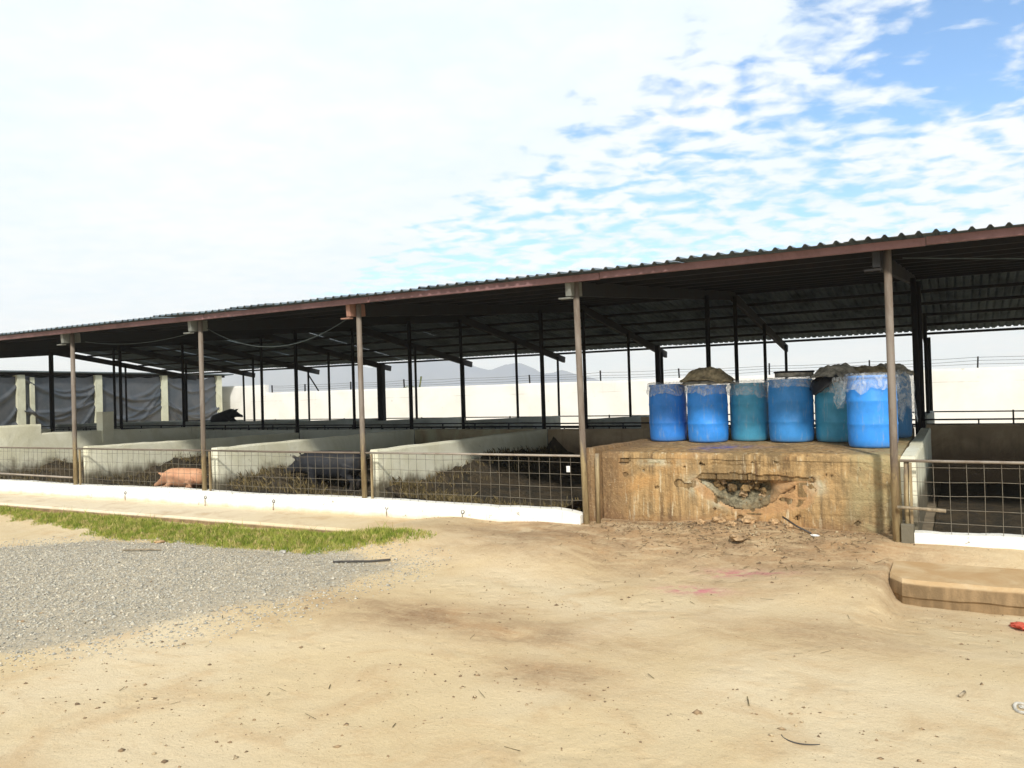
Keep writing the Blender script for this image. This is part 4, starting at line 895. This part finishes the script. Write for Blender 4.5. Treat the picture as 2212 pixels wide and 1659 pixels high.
# ------------------------------------------------------------------ barrels
def barrel(loc, r, h, mat, label, tilt=(0, 0)):
    root = empty('barrel', loc, label, 'barrel', 'plastic barrels on the platform'); root.rotation_euler = (R(tilt[0]), R(tilt[1]), random.uniform(0, 6))
    P = [(0.0, 0.012), (r*0.86, 0.0), (r*0.93, 0.008), (r*0.965, 0.035), (r*0.985, 0.10), (r*0.995, 0.24*h), (r*1.0, 0.30*h), (r*1.018, 0.315*h), (r*1.018, 0.335*h), (r*1.0, 0.35*h), (r*1.0, 0.62*h), (r*1.018, 0.635*h), (r*1.018, 0.655*h), (r*1.0, 0.67*h), (r*0.985, 0.84*h), (r*0.955, 0.90*h), (r*0.93, 0.925*h), (r*0.93, 0.955*h), (r*0.965, 0.962*h), (r*0.965, 0.995*h), (r*0.93, h), (r*0.90, 0.995*h), (r*0.90, 0.93*h), (r*0.93, 0.85*h), (r*0.94, 0.3*h), (r*0.93, 0.10*h), (0.0, 0.09*h)]
    mb = MB().lathe(P, 44); me = bpy.data.meshes.new('shell'); me.from_pydata(mb.v, [], mb.f); me.update(); me.polygons.foreach_set('use_smooth', [True]*len(me.polygons)); me.materials.append(mat)
    o = link_mesh('shell', me, root)
    rim = MB().lathe([(r*0.972, 0.962*h), (r*0.988, 0.967*h), (r*0.988, 0.988*h), (r*0.968, 0.9945*h)], 44); me = bpy.data.meshes.new('rim'); me.from_pydata(rim.v, [], rim.f); me.update(); me.polygons.foreach_set('use_smooth', [True]*len(me.polygons)); me.materials.append(mat)
    link_mesh('rim', me, o)
    return root
def ptop(y): return PZ + 0.012*(y - PY) + 0.004
BAR = [(-4.05, 12.33, 0.295, 0.90, 'barrel_blue', 'blue plastic barrel at the left end of the row'),
       (-3.37, 12.18, 0.305, 0.87, 'barrel_bright', 'bright blue barrel under a brown sack, second from the left'),
       (-2.80, 12.45, 0.285, 0.88, 'barrel_teal', 'pale teal barrel with loose film, third from the left'),
       (-2.16, 12.30, 0.318, 0.92, 'barrel_mid', 'mid blue barrel with a flat lid on top, fourth from the left'),
       (-1.53, 12.36, 0.300, 0.87, 'barrel_teal2', 'deep teal barrel under black plastic, fifth from the left'),
       (-0.99, 11.46, 0.305, 0.94, 'barrel_bright', 'bright blue barrel standing forward of the row, beside the post'),
       (-0.88, 13.15, 0.285, 0.97, 'barrel_dark', 'dark blue barrel behind the post at the right end, sheeted in film')]
for x, y, r, h, mt, l in BAR: barrel((x, y, ptop(y)), r, h, M[mt], l)
def film(x, y, r, h, top, lo, seed, label, arc=(0, 6.2832), flare=0.03):
    rr = np.random.default_rng(seed); nu, nv = 120, 22; V = []
    a = np.linspace(arc[0], arc[1], nu); full = arc[1] - arc[0] > 6.2
    for j in range(nv):
        t = j / (nv - 1)
        for i in range(nu):
            an = a[i]; w = np.cos(an)*2.2 + seed, np.sin(an)*2.2
            L_ = lo * (0.45 + 0.8 * float(fbm(w[0]*1.3, w[1]*1.3, seed)))
            cr = 0.5*float(fbm(w[0]*4 + t*3, w[1]*4 - t*2, seed + 3, 3)) - 0.22
            if t < 0.25: q = t/0.25; rad = r*(0.80 + 0.20*q); z = h + top*(1 - q)*0.6 + 0.02*q + 0.10*cr
            else: q = (t - 0.25)/0.75; rad = r*1.0 + 0.016 + flare*q*(0.5 + 2*abs(cr)) + 0.07*max(cr, -0.1)*min(1, q*3); z = h + 0.02 - L_*q + 0.05*cr
            V.append((x + rad*math.cos(an), y + rad*math.sin(an), ptop(y) + z))
    F = grid_faces(nu, nv); o = np_mesh('plastic_film', V, F, M['film'], smooth=True)
    tag(o, label, 'film', 'clear plastic film over the barrels', 'thing')
film(-4.05, 12.33, 0.295, 0.90, 0.05, 0.22, 1, 'clear film drawn over the leftmost barrel')
film(-3.37, 12.18, 0.305, 0.87, 0.03, 0.20, 2, 'clear film under the brown sack, second barrel')
film(-2.80, 12.45, 0.285, 0.88, 0.07, 0.24, 3, 'loose crumpled film over the pale teal barrel')
film(-2.16, 12.30, 0.318, 0.92, 0.02, 0.17, 4, 'clear film round the mid blue barrel with the flat lid')
film(-1.53, 12.36, 0.300, 0.87, 0.05, 0.22, 5, 'crumpled film under the black plastic, fifth barrel')
film(-0.99, 11.46, 0.305, 0.94, 0.05, 0.26, 6, 'clear film draped over the barrel standing forward of the row')
film(-0.88, 13.15, 0.285, 0.97, 0.04, 0.75, 7, 'long clear film hanging over the dark barrel behind the post', flare=0.09)
def hanging_film():
    V = []; nu, nv = 14, 26
    for j in range(nv):
        t = j/(nv-1)
        for i in range(nu):
            u = i/(nu-1) - 0.5; w = 0.26*(1 - 0.55*t) + 0.03*math.sin(t*11); c = float(fbm(i*0.5, t*7, 77)) - 0.45
            V.append((-1.33 - 0.05*t + u*w, 11.42 - 0.05*math.cos(u*5) + 0.10*c, ptop(11.4) + 0.93 - 0.42*t + 0.02*c))
    tag(np_mesh('plastic_film', V, grid_faces(nu, nv), M['film'], smooth=True), 'loose tail of film hanging left of the barrel beside the post', 'film', 'clear plastic film over the barrels', 'thing')
hanging_film()
def cover(name, x, y, z, rx, ry, h, mat, label, cat, seed, droop=0.10, flat=0.45, rough=0.06):
    nr, na = 20, 56; V = [(x, y, z + h)]; F = []
    for j in range(1, nr + 1):
        t = j/nr
        for i in range(na):
            a = 2*math.pi*i/na; w = float(fbm(math.cos(a)*1.6 + 5, math.sin(a)*1.6 + seed, seed)); e = 0.72 + 0.58*w; q = t*e
            cr = float(fbm(q*math.cos(a)*5 + seed, q*math.sin(a)*5, seed + 9)) - 0.46
            zz = z + h*(1 - float(sstep(flat, 1.0, t))) + rough*2*cr*(1 - 0.4*t) - droop*max(0, (q - 0.92))*3 + 0.4*h*(w - 0.45)*(1 - t)
            V.append((x + rx*q*math.cos(a), y + ry*q*math.sin(a), zz))
    for i in range(na): F.append((0, 1 + i, 1 + (i+1) % na))
    for j in range(nr - 1):
        for i in range(na): F.append((1+j*na+i, 1+(j+1)*na+i, 1+(j+1)*na+(i+1)%na, 1+j*na+(i+1)%na))
    o = MB().add(V, F).build(name, mat, None, True); sm = o.modifiers.new('s', 'SOLIDIFY'); sm.thickness = 0.012
    return tag(o, label, cat, None, 'thing')
Z0 = ptop(12.2)
cover('board', -3.36, 12.2, Z0 + 0.90, 0.40, 0.36, 0.03, M['sack_grey'], 'flat grey board lying on the second barrel under the sack', 'board', 11, 0.02, 0.8, 0.01)
cover('sack', -3.37, 12.2, Z0 + 0.945, 0.44, 0.36, 0.17, M['sack'], 'brown sack heaped on the second barrel from the left', 'sack', 12, 0.10, 0.42)
def flat_lid():
    root = empty('flat_lid', (-2.16, 12.3, Z0 + 0.93), 'flat grey lid with a rim lying on the fourth barrel', 'lid')
    MB().lathe([(0, 0.95), (0.27, 0.95), (0.275, 0.955), (0.275, 1.03), (0.265, 1.035), (0.255, 1.025), (0.25, 0.99), (0, 0.985)], 32, (-2.12, 12.42, Z0)).build('tray', M['sack_grey'], root, True)
    MB().lathe([(0.277, 1.012), (0.29, 1.016), (0.29, 1.034), (0.277, 1.038)], 32, (-2.12, 12.42, Z0)).build('rim', M['dark'], root, True)
flat_lid()
cover('black_plastic_sheet', -1.50, 12.3, Z0 + 0.87, 0.38, 0.36, 0.07, M['black_plastic'], 'crumpled black plastic sheet over the fifth barrel', 'plastic sheet', 21, 0.30, 0.5, 0.09)
cover('sack', -1.55, 12.4, Z0 + 0.95, 0.36, 0.30, 0.14, M['sack_grey'], 'grey brown sack piled on the black plastic of the fifth barrel', 'sack', 22, 0.10, 0.35, 0.07)
cover('sack', -1.20, 12.95, Z0 + 1.0, 0.42, 0.30, 0.07, M['sack'], 'flat brown sack lying behind the barrel that stands forward', 'sack', 23, 0.10, 0.4, 0.05)
cover('sack', -0.86, 13.15, Z0 + 0.98, 0.32, 0.30, 0.11, M['sack_grey'], 'grey sack on the dark barrel behind the post', 'sack', 24, 0.12, 0.4, 0.06)
barrel((-1.35, 13.1, ptop(13.1)), 0.285, 0.90, M['barrel_dark'], 'dark blue barrel hidden behind the fifth, carrying the flat brown sack')

# ------------------------------------------------------------------ cables
def catenary(p0, p1, sag, n=18):
    p0, p1 = Vector(p0), Vector(p1); return [p0.lerp(p1, i/n) + Vector((0, 0, -sag*4*(i/n)*(1-i/n))) for i in range(n+1)]
tag(MB().tube(catenary((-12.2, 10.2, 3.27), (-8.75, 10.2, 3.22), 0.42), 0.008, 6).build('cable', M['cable'], None, True), 'grey cable sagging below the roof between the second and third posts', 'cable', kind='thing')
tag(MB().tube(catenary((-0.5, 10.1, 3.30), (3.1, 10.15, 2.95), 0.02), 0.006, 6).build('cable', M['cable'], None, True), 'thin wire running right from the post beside the barrels, under the eave', 'cable', kind='thing')
tag(MB().tube(catenary((-15.9, 10.2, 3.22), (-12.3, 10.2, 3.25), 0.14), 0.006, 6).build('cable', M['cable'], None, True), 'thin cable under the roof between the first and second posts', 'cable', kind='thing')

# ------------------------------------------------------------------ grass, gravel, pebbles
def grass():
    n = 34000; xs = RNG.uniform(-17.5, -6.1, n*2); ys = RNG.uniform(7.5, 8.82, n*2)
    d = poly_dist(xs, ys, GRASS) + 0.55*(fbm(xs*2.2, ys*2.2, 3) - 0.47); k = (d > RNG.uniform(-0.06, 0.10, n*2)); xs, ys, d = xs[k][:n], ys[k][:n], d[k][:n]; n = len(xs)
    h = RNG.uniform(0.04, 0.10, n)*(0.5 + np.clip(d, 0, 0.3)*2.6)*(0.6 + 0.9*fbm(xs*1.7, ys*1.7, 8))*np.where(RNG.random(n) < 0.012, 2.0, 1)
    z = ground_z(xs, ys) - 0.01; a = RNG.uniform(0, 6.28, n); ln = RNG.uniform(0.1, 0.7, n)*h; b = RNG.uniform(0, 6.28, n); w = RNG.uniform(0.003, 0.006, n)
    V = np.zeros((n, 5, 3)); dx, dy = np.cos(b)*w, np.sin(b)*w
    V[:, 0] = np.stack([xs-dx, ys-dy, z], 1); V[:, 1] = np.stack([xs+dx, ys+dy, z], 1)
    mx, my = xs + np.cos(a)*ln*0.35, ys + np.sin(a)*ln*0.35
    V[:, 2] = np.stack([mx+dx*0.8, my+dy*0.8, z+h*0.6], 1); V[:, 3] = np.stack([mx-dx*0.8, my-dy*0.8, z+h*0.6], 1); V[:, 4] = np.stack([xs+np.cos(a)*ln, ys+np.sin(a)*ln, z+h], 1)
    i = np.arange(n)*5; F = np.concatenate([np.stack([i, i+1, i+2], 1), np.stack([i, i+2, i+3], 1), np.stack([i+3, i+2, i+4], 1)])
    o = np_mesh('grass', V.reshape(-1, 3), F, M['grass']); tag(o, 'strip of green grass growing along the pavement edge', 'grass', kind='stuff')
grass()
OCT = np.array([(1,0,0),(-1,0,0),(0,1,0),(0,-1,0),(0,0,1),(0,0,-1)], float); OF = np.array([(0,2,4),(2,1,4),(1,3,4),(3,0,4),(2,0,5),(1,2,5),(3,1,5),(0,3,5)])
def scatter_stones(name, xs, ys, sz, mat, label, cat, flat=0.6, sink=0.25):
    n = len(xs); z = ground_z(xs, ys); a = RNG.uniform(0, 6.28, n); P = OCT[None]*RNG.uniform(0.65, 1.25, (n, 6, 1)) + RNG.uniform(-0.22, 0.22, (n, 6, 3))
    P[:, :, 2] *= flat; c, s = np.cos(a)[:, None], np.sin(a)[:, None]
    X = (P[:, :, 0]*c - P[:, :, 1]*s)*sz[:, None] + xs[:, None]; Y = (P[:, :, 0]*s + P[:, :, 1]*c)*sz[:, None] + ys[:, None]; Z = P[:, :, 2]*sz[:, None] + (z + sz*flat*sink)[:, None]
    V = np.stack([X, Y, Z], 2).reshape(-1, 3); F = (OF[None] + (np.arange(n)*6)[:, None, None]).reshape(-1, 3)
    tag(np_mesh(name, V, F, mat), label, cat, kind='stuff')
def gravel():
    n = 105000; xs = RNG.uniform(-16, -5.4, n); ys = RNG.uniform(2.6, 8.4, n); d = poly_dist(xs, ys, GRAVEL) + 0.55*(fbm(xs*1.4, ys*1.4, 9) - 0.47)
    k = d > RNG.uniform(-0.9, 0.95, n)**1; xs, ys = xs[k], ys[k]; sz = RNG.gamma(2.0, 0.0030, len(xs)) + 0.0045
    scatter_stones('gravel', xs, ys, sz, M['gravel'], 'patch of loose grey gravel on the yard at the left', 'gravel')
gravel()
def pebbles():
    n = 7000; xs = RNG.uniform(-9, 2.3, n); ys = RNG.uniform(2.2, 10.2, n); cl = fbm(xs*0.8, ys*0.8, 77); k = RNG.random(n) < sstep(0.35, 0.62, cl)*0.8 + 0.12
    xs, ys = xs[k], ys[k]; sz = np.clip(RNG.gamma(1.5, 0.0034, len(xs)) + 0.0025, 0, 0.03)
    m = 900; x2 = RNG.normal(-2.6, 1.0, m); y2 = 10.3 - np.abs(RNG.normal(0, 0.45, m)); k = (x2 > -4.6) & (x2 < -0.8); x2, y2 = x2[k], y2[k]; s2 = np.clip(RNG.gamma(1.7, 0.0055, len(x2)) + 0.004, 0, 0.05)
    scatter_stones('gravel', np.concatenate([xs, x2]), np.concatenate([ys, y2]), np.concatenate([sz, s2]), M['pebble'], 'small pebbles and crumbs strewn over the sandy yard', 'pebbles')
pebbles()

def litter():
    V = []; F = []
    for k in range(800):
        if k < 60: x, y = random.uniform(-9, 2.2), random.uniform(3.5, 9.2)
        else: x, y = random.gauss(-2.6, 1.1), 10.25 - abs(random.gauss(0, 0.7))
        if -0.7 < x and y > 8.5: continue
        a = random.uniform(0, 3.14); l = random.uniform(0.015, 0.07); w = random.uniform(0.0015, 0.004); dx, dy = math.cos(a)*l, math.sin(a)*l; z = float(ground_z(x, y)) + 0.006; b = random.uniform(-0.006, 0.014)
        i = len(V); V += [(x-dx-dy*w/l, y-dy+dx*w/l, z), (x-dx+dy*w/l, y-dy-dx*w/l, z), (x+dx+dy*w/l, y+dy-dx*w/l, z+b), (x+dx-dy*w/l, y+dy+dx*w/l, z+b)]; F.append((i, i+1, i+2, i+3))
    tag(MB().add(V, F).build('litter', M['straw']), 'bits of dry straw trodden into the yard', 'straw', kind='stuff')
litter()

# ------------------------------------------------------------------ loose things in the yard
def rock(x, y, sx, sy, sz, mat, label, cat, seed, name='stone', group=None):
    b = bmesh.new(); bmesh.ops.create_icosphere(b, subdivisions=3, radius=1); z = float(ground_z(x, y))
    for v in b.verts:
        n = mnoise.fractal(v.co*1.4 + Vector((seed*3.1, seed, 0)), 0.8, 2.1, 4); v.co *= 1 + 0.45*n
        v.co = Vector((v.co.x*sx, v.co.y*sy, v.co.z*sz))
    me = bpy.data.meshes.new(name); b.to_mesh(me); b.free(); me.materials.append(mat)
    o = link_mesh(name, me, None, (x, y, z + sz*0.45)); o.rotation_euler = (random.uniform(-0.2, 0.2), random.uniform(-0.2, 0.2), random.uniform(0, 6)); return tag(o, label, cat, group, 'thing')
rock(-2.36, 9.72, 0.20, 0.11, 0.05, M['stone'], 'flat brown stone lying in the dirt before the platform', 'stone', 3)
for k, (x, y, s) in enumerate(((-2.75, 10.28, 0.085), (-2.35, 10.24, 0.10), (-2.05, 10.27, 0.075), (-2.95, 10.18, 0.06), (-2.55, 10.12, 0.065), (-1.85, 10.2, 0.055))):
    rock(x, y, s, s*0.8, s*0.6, M['chunk'], ['chunk of fallen render under the left of the hollow', 'largest chunk of fallen render, below the middle of the hollow', 'chunk of fallen render below the right of the hollow', 'small chunk of render at the left of the rubble', 'small chunk of render in front of the rubble', 'small chunk of render at the right of the rubble'][k], 'rubble', 10 + k, 'render_chunk', 'chunks of fallen render')
def gz(x, y): return float(ground_z(x, y))
tag(MB().tube([(-1.95, 10.30, gz(-1.95, 10.3) + 0.10), (-1.75, 10.15, gz(-1.75, 10.15) + 0.04), (-1.58, 10.05, gz(-1.58, 10.05) + 0.015)], 0.011, 6).build('stick', M['hose'], None, True), 'dark stick leaning on the rubble before the platform', 'stick', kind='thing')
rock(-1.52, 10.0, 0.06, 0.03, 0.012, M['white_bit'], 'white plastic scrap lying before the platform', 'scrap', 31, 'plastic_scrap')
rock(0.42, 8.28, 0.15, 0.08, 0.03, M['red_bag'], 'crumpled red plastic bag on the dirt at the right edge', 'bag', 33, 'plastic_bag')
def torus_like(name, c, rx, ry, r, mat, label, cat, a0=0, a1=6.2832):
    pts = []
    for i in range(25):
        a = a0 + (a1-a0)*i/24; x, y = c[0] + rx*math.cos(a), c[1] + ry*math.sin(a); pts.append((x, y, gz(x, y) + r*0.6 + 0.004*math.sin(a*3)))
    return tag(MB().tube(pts, r, 7).build(name, mat, None, True), label, cat, kind='thing')
torus_like('plastic_ring', (0.31, 5.97), 0.055, 0.085, 0.011, M['grey_bit'], 'dirty grey plastic ring on the sand at the right edge', 'ring')
rock(0.335, 5.98, 0.03, 0.05, 0.012, M['grey_bit'], 'white scrap inside the grey plastic ring at the right edge', 'scrap', 35, 'plastic_scrap')
torus_like('bent_wire', (-0.86, 4.98), 0.13, 0.13, 0.004, M['hose'], 'thin bent wire curved on the sand in the foreground', 'wire', R(200), R(320))
tag(MB().tube([(-6.87, 7.58, gz(-6.87, 7.58) + 0.02), (-6.65, 7.66, gz(-6.65, 7.66) + 0.025), (-6.45, 7.78, gz(-6.45, 7.78) + 0.02), (-6.22, 7.9, gz(-6.22, 7.9) + 0.03)], 0.013, 6).build('stick', M['hose'], None, True), 'dark crooked stick at the right end of the gravel', 'stick', kind='thing')
tag(MB().tube([(-0.05, 6.02, gz(-0.05, 6.02) + 0.012), (-0.02, 6.12, gz(-0.02, 6.12) + 0.012)], 0.010, 6).build('stick', M['wood'], None, True), 'tiny twig left of the grey plastic ring', 'stick', kind='thing')
rock(-10.4, 7.75, 0.08, 0.06, 0.03, M['chunk'], 'pinkish stone at the grass edge beside the gravel', 'stone', 41)
rock(-8.0, 7.85, 0.06, 0.05, 0.025, M['grey_bit'], 'pale stone at the grass edge, right part of the gravel', 'stone', 43)
tag(MB().tube([(-10.25, 7.05, gz(-10.25, 7.05) + 0.02), (-9.9, 7.22, gz(-9.9, 7.22) + 0.03), (-9.72, 7.26, gz(-9.72, 7.26) + 0.02)], [0.010, 0.014, 0.009], 6).build('stick', M['wood'], None, True), 'pale stick lying on the gravel', 'stick', kind='thing')

# ------------------------------------------------------------------ haze
def haze():
    o = MB().box(-5500, 1500, -300, 2100, -8.0, 112).build('haze', bpy.data.materials.new('haze_air'))
    m = o.data.materials[0]; m.use_nodes = True; N = m.node_tree.nodes; N.clear()
    out = N.new('ShaderNodeOutputMaterial'); v = N.new('ShaderNodeVolumePrincipled'); v.inputs['Color'].default_value = (0.90, 0.95, 1.0, 1); v.inputs['Density'].default_value = 0.00055; v.inputs['Anisotropy'].default_value = 0.55
    m.node_tree.links.new(v.outputs[0], out.inputs['Volume']); tag(o, kind='stuff')
haze()
